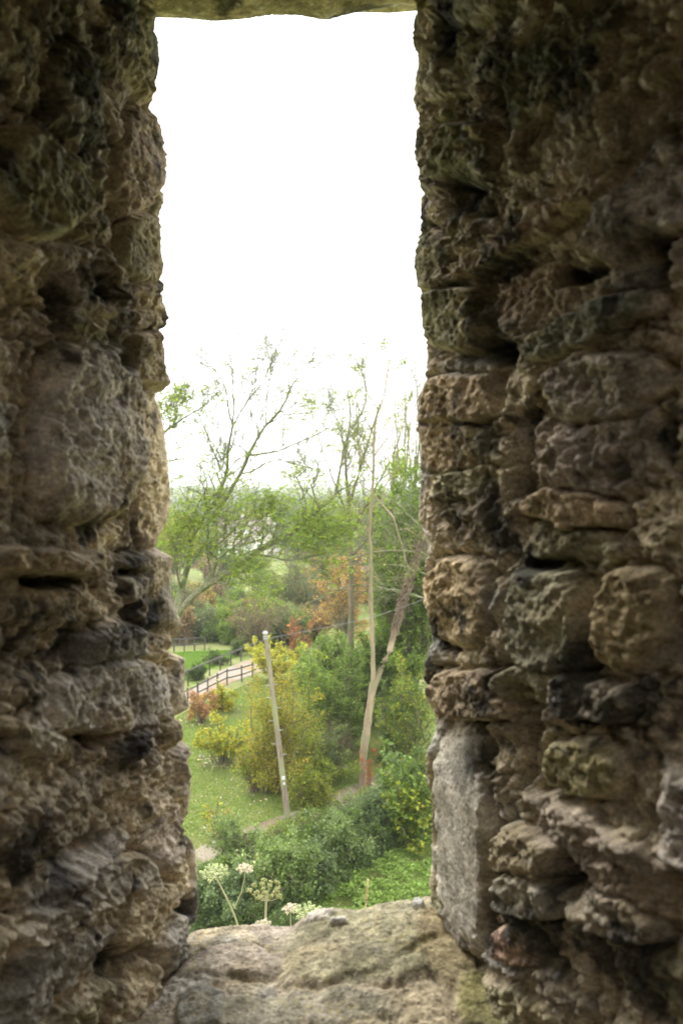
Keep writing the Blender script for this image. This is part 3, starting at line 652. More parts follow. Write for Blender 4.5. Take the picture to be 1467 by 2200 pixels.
bigtree('ash_tree', 'leaning mossy ash with bare upper forks against the sky and green leaves hanging low, left', 'tree', [
    ([(250, 1780, Y), (300, 1560, Y), (345, 1400, Y), (383, 1316, Y), (392, 1271, Y)], .34, .22),
    ([(383, 1316, Y), (407, 1283, 32.8), (442, 1253, 32.6), (487, 1234, 32.4), (516, 1216, 32.2), (544, 1189, 32), (581, 1169, 32), (640, 1138, 32), (694, 1085, 32), (721, 1062, 32)], .15, .065),
    ([(389, 1271, Y), (404, 1224, Y), (410, 1167, 33.2), (422, 1132, 33.4), (454, 1095, 33.5), (483, 1040, 33.5), (491, 988, 33.5), (493, 947, 33.5), (500, 916, 33.5)], .13, .05),
    ([(454, 1112, 33.2), (477, 1087, 33), (500, 1045, 32.8), (518, 1018, 32.7), (534, 978, 32.5), (551, 943, 32.4), (571, 912, 32.3), (596, 891, 32.2), (614, 861, 32)], .10, .04),
    ([(721, 1062, 32), (735, 977, 32), (744, 937, 32), (769, 903, 32), (791, 856, 32), (782, 811, 32), (762, 770, 32)], .06, .012),
    ([(500, 916, 33.5), (491, 885, 33.5), (487, 838, 33.6), (477, 814, 33.7), (447, 779, 33.8), (420, 760, 34)], .04, .012),
    ([(500, 916, 33.5), (503, 855, 33.7), (494, 763, 34), (475, 705, 34.2)], .04, .012),
    ([(500, 916, 33.5), (534, 857, 33), (565, 824, 32.8), (578, 790, 32.5), (606, 726, 32.3)], .04, .012),
    ([(614, 861, 32), (629, 824, 31.8), (647, 806, 31.7), (667, 797, 31.6), (690, 777, 31.5)], .038, .012),
    ([(571, 912, 32.3), (573, 855, 32.5), (581, 814, 32.6), (583, 771, 32.7), (598, 730, 32.8)], .035, .012),
    ([(534, 978, 32.5), (596, 971, 32), (640, 950, 31.5), (690, 930, 31), (730, 905, 31)], .045, .012),
    ([(518, 1018, 32.7), (545, 1012, 32), (586, 985, 31.5), (640, 998, 31), (690, 1010, 31)], .04, .012),
    ([(581, 1169, 32), (590, 1150, 31), (600, 1100, 31), (610, 1060, 31)], .04, .012),
    ([(442, 1253, 32.6), (470, 1200, 31.5), (520, 1160, 31), (560, 1130, 30.8)], .05, .012),
    ([(487, 1234, 32.4), (540, 1250, 31.5), (580, 1262, 31)], .04, .012),
    ([(544, 1189, 32), (620, 1205, 31.5), (700, 1190, 31)], .05, .012),
    ([(389, 1271, Y), (375, 1200, 32), (380, 1150, 31.5), (420, 1110, 31)], .05, .012),
    ([(640, 1138, 32), (700, 1160, 31.5), (745, 1150, 31)], .04, .012),
    ([(300, 1000, Y), (355, 925, 32.5), (400, 895, 32), (430, 880, 32), (468, 842, 32)], .07, .015),
    ([(300, 940, Y), (350, 885, 32.5), (385, 870, 32), (420, 850, 32)], .05, .012),
    ([(300, 1010, Y), (362, 990, 32.5), (400, 985, 32), (430, 1000, 32), (440, 1035, 32)], .04, .01),
    ([(483, 1040, 33.5), (470, 1000, 33), (455, 960, 32.5), (430, 900, 32)], .03, .01),
], [G3, (.20, .28, .05), (.24, .31, .06), GY, (.30, .34, .08)], [2, 4, 4, 2, 3], 11, M_MOSS, nch=(13, 8, 6), lf=1, leaf=.10, comp=9, ln1=(.25, .65), dens=lambda E: np.minimum(ash_dens(E) * .62, 1.6), up=.45, spread=.3, trunk_n=1, minr=.0055)

# ---------------------------------------------------------------- forked pale tree with dead ivy
Yf = 33.3
def fork():
    rng = np.random.default_rng(5)
    b = at(780, 1712, Yf); o = thing('forked_tree', (b[0], b[1], terr(b[0], b[1])), 'tall pale slender tree forking low, one stem wrapped in dead brown ivy', 'tree')
    tr = limb([(780, 1715, Yf), (778, 1660, Yf), (783, 1600, Yf), (793, 1530, Yf), (803, 1465, Yf)], .185, .15, 16, rng, .006)
    ls = limb([(801, 1478, Yf), (800, 1400, Yf), (797, 1300, Yf), (796, 1200, Yf), (793, 1150, Yf), (797, 1090, Yf), (803, 1000, Yf), (803, 930, Yf), (812, 880, Yf), (828, 850, Yf), (831, 790, Yf), (850, 742, Yf)], .105, .02, 30, rng, .004)
    rs = limb([(803, 1478, Yf), (816, 1440, Yf), (836, 1402, Yf), (850, 1350, Yf), (865, 1290, Yf), (880, 1240, Yf), (895, 1200, Yf), (907, 1165, Yf), (928, 1100, Yf), (945, 1000, Yf)], .125, .08, 24, rng, .004)
    for q, lab in ((tr, None), (ls, 'thin pale upright stem'), (rs, 'leaning stem')):
        a = Acc(); a.add(*tubes(q[0][None], q[1][None], 12)); ob = a.build('trunk', M_BARKP, o, True)
        if lab: tag(ob, lab)
    # dead ivy: wandering root strands round the leaning stem
    a = Acc(); n = 300; K = 10
    Q, R = rs; t = np.linspace(0, 1, len(Q))
    st = rng.uniform(.22, .9, n); T = st[:, None] + np.linspace(0, 1, K)[None] * rng.uniform(.06, .2, (n, 1))
    T = np.minimum(T, 1); C = np.stack([np.interp(T, t, Q[:, i]) for i in range(3)], -1); rad = np.interp(T, t, R)
    an = rng.uniform(0, 2 * math.pi, (n, 1)) + np.cumsum(rng.normal(size=(n, K)) * .5, 1)
    off = rad + rng.uniform(.0, .10, (n, 1))
    P = C + np.stack([np.cos(an) * off, np.sin(an) * off, 0 * an], -1) + rng.normal(size=C.shape) * .02
    a.add(*tubes(P, np.full((n, K), .018) * rng.uniform(.5, 1.3, (n, 1)), 4))
    n = 60; tt = rng.uniform(.3, .92, n); C = np.stack([np.interp(tt, t, Q[:, i]) for i in range(3)], -1)
    D = rng.normal(size=(n, 3)); D[:, 2] *= .5; D /= np.linalg.norm(D, axis=1)[:, None]
    S = curvy(C, C + D * rng.uniform(.3, 1.1, (n, 1)), 8, rng, -.2, .1); a.add(*tubes(S, np.linspace(.014, .005, 8)[None] * np.ones((n, 1)), 4))
    C2, R2 = children(S, np.full((n, 8), .008), 4, rng, ln=(.3, .6), k=5, up=-.1, minr=.005); a.add(*tubes(C2, R2, 3))
    a.build('dead_ivy', mat_noise('dead_ivy', (.12, .085, .06), (.30, .23, .17), 20, bump=.2), o, True)
    a = Acc(); lv = []
    br = [limb(p, r, .01, 12, rng) for p, r in [
        ([(801, 1062, Yf), (845, 1110, 33), (862, 1170, 32.8), (878, 1225, 32.6)], .045), ([(795, 1150, Yf), (770, 1110, 33), (755, 1100, 33), (720, 1085, 33)], .03),
        ([(800, 1060, Yf), (775, 1040, 33), (740, 1055, 33)], .025), ([(803, 935, Yf), (785, 900, 33), (760, 860, 33), (770, 820, 33)], .03),
        ([(812, 880, Yf), (790, 850, 33), (781, 800, 33), (765, 770, 33)], .03), ([(803, 980, Yf), (840, 930, 33), (860, 870, 33)], .03),
        ([(831, 800, Yf), (850, 785, 33), (872, 780, 33)], .02), ([(829, 770, Yf), (826, 740, 33), (815, 725, 33)], .02), ([(803, 1020, Yf), (770, 970, 33), (735, 930, 33)], .03),
        ([(797, 1100, Yf), (830, 1060, 33), (850, 1000, 33)], .03), ([(803, 960, Yf), (770, 930, 32.6), (720, 960, 32.4)], .025)]]
    P0 = np.stack([q for q, r in br]); R0 = np.stack([r for q, r in br]); a.add(*tubes(P0, R0, 6))
    C1, R1 = children(P0, R0, 8, rng, k=7, ln=(.3, .6), up=.3, minr=.01); a.add(*tubes(C1, R1, 4))
    C2, R2 = children(C1, R1, 6, rng, k=5, ln=(.3, .6), up=.2, minr=.006); a.add(*tubes(C2, R2, 3))
    a.build('branches', M_BARKP, o, True)
    px, py = proj(C2[:, -1]); k = rng.random(len(C2)) < .55 + .4 * sstep(760, 900, py)
    P, ax = onpath(C2[k], 8, rng, .1, .12); a = Acc(); a.add(*leaves(P, .085, [G3, GY, (.2, .27, .05), G2], None, rng)); a.build('foliage', M_LEAF, o)
fork()

# ---------------------------------------------------------------- bare branches reaching in from the right
Yb = 37
bigtree('bare_tree', 'bare grey-green tree behind the right wall, arching branches across the copper tree', 'tree', [
    ([(985, 1640, Yb), (980, 1400, Yb), (975, 1200, Yb), (965, 1050, Yb)], .25, .15),
    ([(976, 1230, Yb), (920, 1190, Yb), (880, 1182, Yb), (820, 1184, Yb), (770, 1190, Yb), (745, 1206, Yb), (690, 1225, Yb), (655, 1250, Yb), (640, 1275, Yb)], .06, .012),
    ([(978, 1260, Yb), (860, 1212, 36.5), (800, 1213, 36.5), (760, 1210, 36.5), (700, 1218, 36.5), (660, 1245, 36.5)], .045, .012),
    ([(978, 1300, Yb), (815, 1263, 36), (765, 1250, 36), (735, 1262, 36), (690, 1287, 36), (650, 1300, 36), (620, 1325, 36)], .06, .012),
    ([(978, 1310, Yb), (850, 1262, 36.4), (790, 1272, 36.4), (745, 1270, 36.4), (715, 1258, 36.4), (680, 1262, 36.4)], .05, .012),
    ([(976, 1220, Yb), (900, 1130, 36), (850, 1080, 36), (790, 1040, 36), (750, 1030, 36)], .05, .012),
], [G3], None, 21, M_MOSS, nch=(9, 6, 4), lf=0, up=-.12, ln1=(.15, .35), t0=.3, minr=.005)

bigtree('airy_tree', 'tall airy yellow-green tree against the sky between the ash and the thin pale stem', 'tree', [
    ([(752, 1500, 47), (756, 1300, 47), (752, 1150, 47), (748, 1060, 47)], .2, .12),
    ([(748, 1060, 47), (740, 980, 47), (755, 900, 47), (745, 830, 47), (750, 790, 47)], .10, .012), ([(750, 1090, 47), (775, 1000, 46), (800, 920, 46), (820, 850, 46), (812, 800, 46)], .09, .012),
    ([(752, 1120, 47), (715, 1030, 46), (690, 960, 46), (675, 900, 46)], .08, .012), ([(752, 1150, 47), (800, 1060, 46), (845, 980, 46), (870, 900, 46), (880, 850, 46)], .08, .012),
    ([(753, 1180, 47), (700, 1100, 46), (660, 1060, 46), (630, 1030, 46)], .06, .012), ([(753, 1200, 47), (820, 1120, 46), (865, 1060, 46), (890, 1000, 46)], .06, .012)],
    [G3, GY, (.24, .30, .07), (.30, .27, .07)], [3, 4, 3, 1], 88, M_BARK, nch=(12, 7, 5), lf=5, leaf=.10, up=.55, ln1=(.2, .5), spread=.16, minr=.005, dens=lambda E: .55 + .5 * sstep(820, 1050, proj(E)[1]))
# ---------------------------------------------------------------- shrubs and trees, near to far
BK = (.10, .12, .08)
place('hedge_shrub', 'dark green shrub rising behind the hogweed, nearest the window on the left', 'shrub', 478, 2010, 175, 160, [DK, G1, GG, (.20, .27, .13), (.28, .36, .19)], [1, 3, 4, 4, 3], ns=48, nt=26, nl=20, leaf=.082, tl=.4, seed=31, spread=.06)
place('hedge_shrub', 'dark leafy shrub at the foot of the utility pole', 'shrub', 610, 1955, 190, 190, [G1, G2, (.22, .29, .11), (.32, .38, .16)], [3, 3, 4, 3], ns=36, nt=24, nl=17, leaf=.088, tl=.55, edge=1.3, seed=32)
place('hedge_shrub', 'dense grey-green shrub between the pole and the forked trunk', 'shrub', 712, 1868, 185, 140, [G1, G2, (.22, .28, .12), (.31, .37, .17)], [3, 3, 4, 3], ns=36, nt=24, nl=17, leaf=.085, tl=.55, seed=33, edge=1.3)
place('hedge_shrub', 'grey-green shrub in front of the foot of the forked trunk', 'shrub', 800, 1810, 165, 125, [G1, GG, (.17, .23, .11), (.27, .33, .17), GY], [2, 4, 4, 2, 1], ns=32, nt=22, nl=17, leaf=.085, tl=.55, edge=1.3, seed=34)
place('hedge_shrub', 'shrub with yellowing round leaves against the right window edge', 'shrub', 885, 1830, 130, 175, [G1, G2, GY, YL], [3, 4, 4, 2], ns=22, nt=16, nl=12, leaf=.12, tl=.4, seed=35, aspect=.85)
place('hedge_shrub', 'pale loose sprigs standing before the grey path', 'shrub', 510, 1885, 150, 155, [(.17, .23, .11), G3, (.25, .32, .15), GG], None, ns=34, nt=18, nl=12, leaf=.07, tl=.35, seed=36)
place('hedge_shrub', 'dark low shrub in front of the grassy bank, under the seeding umbel', 'shrub', 545, 2030, 190, 110, [DK, G1, GG, G2], [3, 4, 3, 2], ns=26, nt=18, nl=16, leaf=.075, tl=.4, seed=37)
place('willow_shrub', 'tall olive and yellow small-leaved shrub right behind the utility pole', 'shrub', 590, 1745, 190, 320, [(.22, .23, .045), (.28, .28, .04), (.38, .33, .04), YO, G2], [4, 4, 3, 3, 2], depth=2.4, ct0=.04, Y=32.6, ns=54, nt=26, nl=15, leaf=.075, tl=.55, seed=38, spread=.1, edge=1.3)
place('willow_shrub', 'olive shrub right of the pole in front of the hazel', 'shrub', 660, 1690, 100, 150, [G2, GY, (.16, .19, .035), YL], [4, 3, 3, 1], ct0=.05, ns=28, nt=20, nl=15, leaf=.075, tl=.45, seed=39, spread=.08)
place('young_tree', 'thin sapling with sparse orange leaves on the lawn', 'sapling', 468, 1800, 60, 110, [YO, OR, GY, YL], [3, 2, 3, 2], ns=8, nt=9, nl=5, leaf=.09, tl=.35, seed=40)
place('garden_shrub', 'rounded yellow-green shrub on the lawn above a ring of leaves', 'shrub', 478, 1640, 140, 100, [GY, YL, G3, YO], [5, 3, 3, 1], ns=22, nt=16, nl=12, leaf=.12, tl=.5, seed=41)
place('garden_shrub', 'orange-pink shrub beside the left window edge and the footpath', 'shrub', 432, 1552, 80, 75, [OR, PK, YO, GY], [3, 4, 2, 1], ns=18, nt=14, nl=11, leaf=.11, tl=.4, seed=42)
place('garden_shrub', 'small bright yellow-green shrub next to the orange-pink one', 'shrub', 478, 1526, 64, 60, [GY, YL, G3], [5, 4, 2], ns=16, nt=14, nl=12, leaf=.12, tl=.4, seed=43)
place('garden_shrub', 'large bright yellow shrub where the footpath fence ends behind the pole', 'shrub', 592, 1466, 135, 98, [YL, (.5, .46, .06), GY, YO], [5, 4, 3, 1], ns=26, nt=16, nl=14, leaf=.14, tl=.6, seed=44)
place('hazel_shrub', 'broad layered green hazel left of the forked trunk', 'shrub', 725, 1610, 190, 250, [G1, G2, G3, (.10, .16, .03)], [3, 4, 3, 3], Y=38.5, ns=34, nt=22, nl=16, leaf=.12, tl=.8, seed=45, upb=1.3, lift=.1)
place('hazel_shrub', 'green hazel with lighter tips between the yellow shrub and the copper tree', 'shrub', 680, 1550, 120, 170, [G2, G3, GY, G1], [3, 4, 2, 2], ns=24, nt=20, nl=14, leaf=.13, tl=.8, seed=46, upb=1.3, lift=.1)
place('scrub_bush', 'scrubby bramble left of the forked tree foot, above the brown path', 'shrub', 715, 1700, 150, 120, [G1, GG, GY, BR], [4, 4, 2, 2], Y=34.5, ns=22, nt=18, nl=12, leaf=.075, tl=.5, seed=47)
place('scrub_bush', 'bramble with large pale round leaves right of the forked tree foot', 'shrub', 838, 1745, 105, 150, [(.2, .27, .09), (.16, .23, .07), G2, YL], [4, 4, 3, 1], ns=18, nt=12, nl=9, leaf=.15, tl=.45, seed=48, aspect=.8)
place('scrub_bush', 'tangled yellow-green bush by the right window edge, above the bramble', 'shrub', 880, 1740, 150, 260, [G1, G2, GY, YL, GG], [4, 4, 3, 1, 3], ns=30, nt=22, nl=15, leaf=.09, tl=.5, seed=49, Y=34.8)
place('climbing_vine', 'spray of red leaves climbing the forked trunk', 'climber', 795, 1660, 50, 130, [(.45, .12, .05), (.40, .08, .05), OR], None, Y=32.9, depth=.5, ns=9, nt=7, nl=4, leaf=.08, tl=.35, seed=50, lift=.1, r0=.012)
place('green_tree', 'tall dark green tree filling the right side behind the ivy-wrapped stem', 'tree', 878, 1600, 170, 650, [G1, G2, G3, GY], [3, 4, 4, 1], Y=40, depth=4.5, ns=84, nt=32, nl=16, leaf=.13, tl=1.0, seed=51, thick=.22, trunk='trunk', crown='crown', r0=.05, upb=1.0)
place('green_tree', 'mid-green leafy tree low behind the fork of the pale tree', 'tree', 830, 1590, 150, 300, [G1, G2, G3, DK], [3, 4, 3, 1], Y=41.5, ns=36, nt=24, nl=15, leaf=.13, tl=.9, seed=52, thick=.15, trunk='trunk', crown='crown', r0=.04, upb=1.0)
place('copper_tree', 'spreading copper and orange leaved tree behind the bare arching branches', 'tree', 735, 1410, 230, 250, [(.42, .22, .06), YO, PK, (.26, .16, .07)], [4, 3, 4, 3], ns=38, nt=20, nl=10, leaf=.14, tl=1.1, seed=53, thick=.16, trunk='trunk', crown='crown', r0=.05, twig_r=.012)
place('red_shrub', 'small crimson leaved shrub at the left foot of the copper tree', 'shrub', 642, 1392, 66, 100, [(.27, .08, .045), (.33, .16, .06), (.30, .12, .07), BR], [3, 3, 3, 2], Y=58, ns=16, nt=12, nl=9, leaf=.14, tl=.6, seed=54)
place('twiggy_tree', 'bare tan twiggy round tree above the top of the pole', 'tree', 548, 1396, 130, 120, [(.30, .22, .12), (.34, .25, .14), GY], None, ns=30, nt=26, nl=5, leaf=.08, tl=1.1, seed=55, thick=.12, trunk='trunk', crown='crown', r0=.04, twig_r=.014, bark=M_TWIG)
place('twiggy_tree', 'grey-green half-bare tree between the twiggy tan tree and the copper one', 'tree', 632, 1385, 120, 170, [GG, (.16, .2, .1), BR], None, Y=75, ns=30, nt=22, nl=6, leaf=.13, tl=1.3, seed=56, thick=.14, trunk='trunk', crown='crown', twig_r=.014)
place('path_shrub', 'low dark shrub by the far fence rail nearest the left window edge', 'shrub', 420, 1487, 60, 34, [DK, G1, G2], None, Y=52.5, depth=1.0, ns=18, nt=14, nl=12, leaf=.1, tl=.4, seed=57)
place('path_shrub', 'low grey-green shrub along the middle of the far fence', 'shrub', 468, 1448, 60, 30, [GG, G1, G2], None, Y=57.2, depth=1.0, ns=18, nt=14, nl=12, leaf=.1, tl=.4, seed=58)
place('path_shrub', 'rounded dark shrub where the footpath bends by the yellow shrub', 'shrub', 512, 1428, 56, 34, [GG, G1, G2], None, Y=60.5, depth=1.2, ns=18, nt=14, nl=12, leaf=.1, tl=.4, seed=59)
bg_list = [  # px, base Y, width px, top py, palette, leaf, label
 (375, 78, 90, 1270, [GG, G2, GY], .16, 'dull green tree just beyond the far meadow fence, at the left window edge'),
 (430, 84, 90, 1290, [GG, G2, BR], .16, 'grey-green bush tree beyond the meadow fence, under the ash limb'),
 (500, 90, 90, 1270, [G1, GG, G2], .17, 'dark rounded tree beyond the meadow, left of the twiggy tan tree'),
 (580, 96, 100, 1230, [GG, (.17, .2, .1), BR], .17, 'brownish half-bare tree rising behind the twiggy tan tree'),
 (690, 92, 110, 1170, [(.2, .19, .1), BR, GG, GY], .17, 'olive brown tree rising behind the copper tree'),
 (765, 84, 110, 1120, [(.2, .19, .1), GG, BR], .16, 'brown-green tree behind the thin pale stem'),
 (840, 76, 110, 1060, [G2, GG, GY], .16, 'light green tree above the copper tree, right of the thin pale stem'),
 (385, 120, 90, 1085, [YO, GY, OR], .22, 'orange-yellow tree on the horizon at the left window edge'),
 (440, 140, 90, 1120, [GY, G2, G3], .24, 'yellow-green tree behind the ash trunk'),
 (620, 150, 110, 1080, [G2, GG, G3], .25, 'green tree right of the far white houses'),
 (700, 135, 120, 1065, [GG, G2, GY], .24, 'grey-green tree on the skyline right of centre'),
 (790, 125, 130, 1040, [GG, (.2, .19, .1), G2], .22, 'brownish tree on the skyline behind the thin pale stem'),
 (880, 110, 130, 1010, [G2, G1, GG], .2, 'green skyline tree at the right window edge'),
 (540, 200, 90, 1098, [YL, YO, GY], .3, 'golden tree behind the far house roofs'),
 (470, 230, 100, 1085, [GG, G2, (.14, .18, .1)], .33, 'grey-green tree left of the far house roofs'),
 (650, 260, 150, 1062, [GG, G2, (.14, .18, .1)], .36, 'broad dull green tree in the distance, right of the golden one')]
for n_, (px, YY, wpx, top, pal, lf_, lab) in enumerate(bg_list):
    x = (px - CX) / F * YY; g = float(terr(x, YY)); s = YY / F; base_py = proj(np.array([[x, YY, g]]))[1][0]
    Hh = (base_py - top) * s; W = wpx * s
    shrub('background_tree', lab, 'tree', (x, YY, g), (x, YY, g + Hh * .58), (W / 2, W * .4, Hh * .42), pal, None, ns=34, nt=20, nl=9, leaf=lf_ * 1.15, tl=W * .16, seed=200 + n_,
          thick=Hh * .018, trunk='trunk', crown='crown', r0=Hh * .006, twig_r=.012, spread=lf_ * .8, group='trees in the valley beyond the meadow')
for a_ in [
 ('scrub_bush', 'dense bush of small leaves between the red spray and the right window edge', 'shrub', 860, 1690, 130, 200, [G1, G2, GG, GY], [3, 4, 3, 2], dict(ns=40, nt=24, nl=16, leaf=.09, tl=.6, seed=301, Y=36.5)),
 ('scrub_bush', 'grey-green shrub filling the corner above the bank at the right window edge', 'shrub', 905, 1790, 130, 170, [GG, G1, G2, GY], [3, 3, 3, 1], dict(ns=40, nt=24, nl=16, leaf=.09, tl=.5, seed=302)),
 ('scrub_bush', 'low weedy bush along the upper edge of the brown path, below the dark hollow', 'shrub', 690, 1720, 150, 75, [G2, GY, G3, BR], [3, 2, 3, 1], dict(ns=30, nt=20, nl=12, leaf=.08, tl=.4, seed=303, Y=33.4)),
 ('scrub_bush', 'bush in the middle of the undergrowth between the hazel and the olive shrub', 'shrub', 640, 1640, 130, 140, [G2, GY, G1, G3], [3, 2, 2, 3], dict(ns=34, nt=22, nl=14, leaf=.09, tl=.5, seed=304)),
 ('scrub_bush', 'low bronze-green bush on the lawn just left of the pole, above the grey path', 'shrub', 545, 1700, 90, 110, [G2, GY, YO, (.2, .2, .06)], [3, 3, 1, 2], dict(ns=26, nt=18, nl=11, leaf=.075, tl=.4, seed=309)),
 ('scrub_bush', 'low olive bush at the upper edge of the path just right of the pole foot', 'shrub', 668, 1738, 120, 85, [G2, GY, (.28, .28, .05), YO], [4, 4, 3, 1], dict(ns=34, nt=20, nl=13, leaf=.075, tl=.45, seed=310, ct0=.05, depth=1.0)),
 ('hedge_shrub', 'low spreading shrub filling the gap between the two grey-green hedge shrubs', 'shrub', 650, 1912, 165, 105, [G1, GG, (.21, .27, .14), DK], [3, 4, 3, 1], dict(ns=40, nt=22, nl=16, leaf=.085, tl=.5, seed=311, ct0=.1)),
 ('hedge_shrub', 'dark low shrub under the right end of the hedge, along the top of the bank', 'shrub', 762, 1840, 150, 85, [G1, GG, G2, DK], [3, 4, 2, 1], dict(ns=36, nt=22, nl=16, leaf=.085, tl=.5, seed=312, ct0=.1)),
 ('hazel_shrub', 'green layered shrub right behind the fork of the pale tree', 'shrub', 790, 1580, 130, 190, [G1, G2, G3], [3, 4, 3], dict(ns=34, nt=22, nl=16, leaf=.12, tl=.8, seed=305, Y=42, upb=1.3, lift=.1)),
 ('hazel_shrub', 'broad green shrub under the copper tree, right of the yellow one', 'shrub', 700, 1480, 150, 130, [G2, G3, G1, GY], [4, 4, 2, 1], dict(ns=34, nt=22, nl=14, leaf=.13, tl=.9, seed=306, upb=1.3)),
 ('hedge_shrub', 'small pale-tipped shrub on the near edge of the grey path, at the left window edge', 'shrub', 432, 1930, 90, 80, [GG, G3, (.2, .27, .12)], None, dict(ns=26, nt=16, nl=12, leaf=.075, tl=.3, seed=307)),
 ('green_tree', 'leafy green tree between the thin pale stem and the leaning ivy-wrapped one', 'tree', 850, 1560, 120, 420, [G1, G2, G3, GY], [3, 4, 4, 1], dict(ns=46, nt=26, nl=15, leaf=.13, tl=.9, seed=308, Y=46, thick=.15, trunk='trunk', crown='crown', r0=.04, upb=1.0)),
]: place(*a_[:-1], **a_[-1])
# tall thin bare trees against the sky on the right
for n_, (px, YY, top, lab) in enumerate([(868, 58, 760, 'leftmost of the slim bare trees against the sky by the right window edge'), (892, 52, 790, 'slim bare tree touching the right window edge against the sky'),
                                    (846, 66, 850, 'shorter slim bare tree just right of the thin pale stem'), (915, 60, 720, 'tallest slim bare tree, half hidden by the right window edge')]):
    bigtree('bare_tree', lab, 'tree', [([(px, 1480, YY), (px + 2, 1200, YY), (px - 3, 1050, YY), (px, 980, YY)], .2, .11)] +
            [([(px, 1120 - 40 * q, YY), (px + d * .4, 1000 - 30 * q, YY), (px + d, top + 30 * abs(q - 1), YY + q - 1)], .07, .012) for q, d in enumerate((-26, 4, 24))],
            [G3, GY], None, 70 + n_, M_BARK, nch=(8, 5, 3), lf=2, dens=lambda E: np.full(len(E), .5), up=.7, ln1=(.12, .3), minr=.009, leaf=.1, ang=(15, 45))
# dead-looking shrub mass: leafless undergrowth between trunks
place('scrub_bush', 'brown leafless thicket in the dark hollow left of the forked trunk', 'shrub', 722, 1650, 120, 90, [BR, (.14, .1, .06)], None, Y=36.2, ns=26, nt=18, nl=2, leaf=.07, tl=.7, seed=60, twig_r=.008)

# ---------------------------------------------------------------- utility pole, wire
def pole():
    Yp = 29.6; b = at(620, 1790, Yp); t = at(570, 1360, Yp + .25); b = np.array([b[0], b[1], float(terr(b[0], b[1])) - .05]); t0 = b + (t - b)
    o = thing('utility_pole', b, 'tall weathered wooden pole with climbing pegs, leaning left above the path', 'pole')
    Q = b[None] + (t - b)[None] * np.linspace(0, 1, 24)[:, None]; R = np.linspace(.115, .088, 24)
    V, Fc = tubes(Q[None], R[None], 20)
    top = np.array([[(23 * 20 + k) for k in range(20)][::-1]])
    tb = Acc(); tb.add(V, Fc); tb.build('shaft', M_WOOD, o, True)
    a = Acc(); c = t + np.array([0, 0, 0.0]); a.add(*tubes((c + np.array([[0, 0, -.03], [0, 0, .0], [0, 0, .04], [0, 0, .075], [0, 0, .08]]))[None], np.array([[.098, .104, .10, .05, .001]]), 20)); a.build('cap', mat_noise('zinc_cap', (.36, .36, .36), (.48, .48, .47), 20, bump=0), o, True)
    ax = (t - b) / np.linalg.norm(t - b)
    for py_, sd_ in [(1408, -1), (1421, 1), (1476, 1), (1479, -1), (1506, -1), (1528, 1), (1558, -1), (1579, 1), (1610, -1), (1634, 1)]:
        f = (1790 - py_) / 430.; p = b + (t - b) * f; r = .115 - .027 * f
        pts = np.array([p + np.array([sd_ * r * .7, -.03, 0]), p + np.array([sd_ * (r + .15), -.05, .012]), p + np.array([sd_ * (r + .155), -.05, .035])])
        a = Acc(); a.add(*tubes(pts[None], np.full((1, 3), .011), 6)); a.build('climbing_peg', M_METAL, o, True)
    for k, (f, ss) in enumerate([(.245, .05), (.215, .032)]):
        p = b + (t - b) * f + np.array([.03, -.118, 0]); bx = np.array([[x, y, z] for x in (-ss, ss) for y in (-.004, .004) for z in (-ss * 1.2, ss * 1.2)]) + p
        mesh('number_plate', bx, np.array([[0, 1, 3, 2], [4, 6, 7, 5], [0, 4, 5, 1], [2, 3, 7, 6], [0, 2, 6, 4], [1, 5, 7, 3]]), mat_noise('plate_white', (.7, .7, .68), (.8, .8, .78), 40, bump=0), o)
    for z in (-.12, -.2):
        c = t + ax * z; th = np.linspace(0, 2 * math.pi, 25); ring = c + np.stack([np.cos(th) * .097, np.sin(th) * .097, 0 * th], 1)
        a = Acc(); a.add(*tubes(ring[None], np.full((1, 25), .012), 6)); a.build('band', M_METAL, o, True)
    w0 = t + ax * -.2 + np.array([0, -.1, 0])
    for pts, lab in (([(250, 1500, 33), (400, 1441, 31.2), (500, 1402, 30.1)], 'overhead cable running from the pole towards the left window edge'), ([(1050, 1235, 36), (905, 1290, 33.5), (800, 1327, 32), (690, 1350, 30.8)], 'overhead cable running from the pole past the forked tree')):
        P = np.array([at(*p) for p in pts] + [w0]); s = np.linspace(0, 1, len(P)); t_ = np.linspace(0, 1, 30)
        Q = np.stack([np.interp(t_, s, P[:, i]) for i in range(3)], 1)
        for _ in range(4): Q[1:-1] = (Q[:-2] + Q[1:-1] * 2 + Q[2:]) / 4
        a = Acc(); a.add(*tubes(Q[None], np.full((1, 30), .008), 6)); ob = a.build('cable', mat_noise('cable_grey', (.2, .2, .2), (.28, .28, .28), 5, bump=0), None, True); tag(ob, lab, 'cable')
pole()

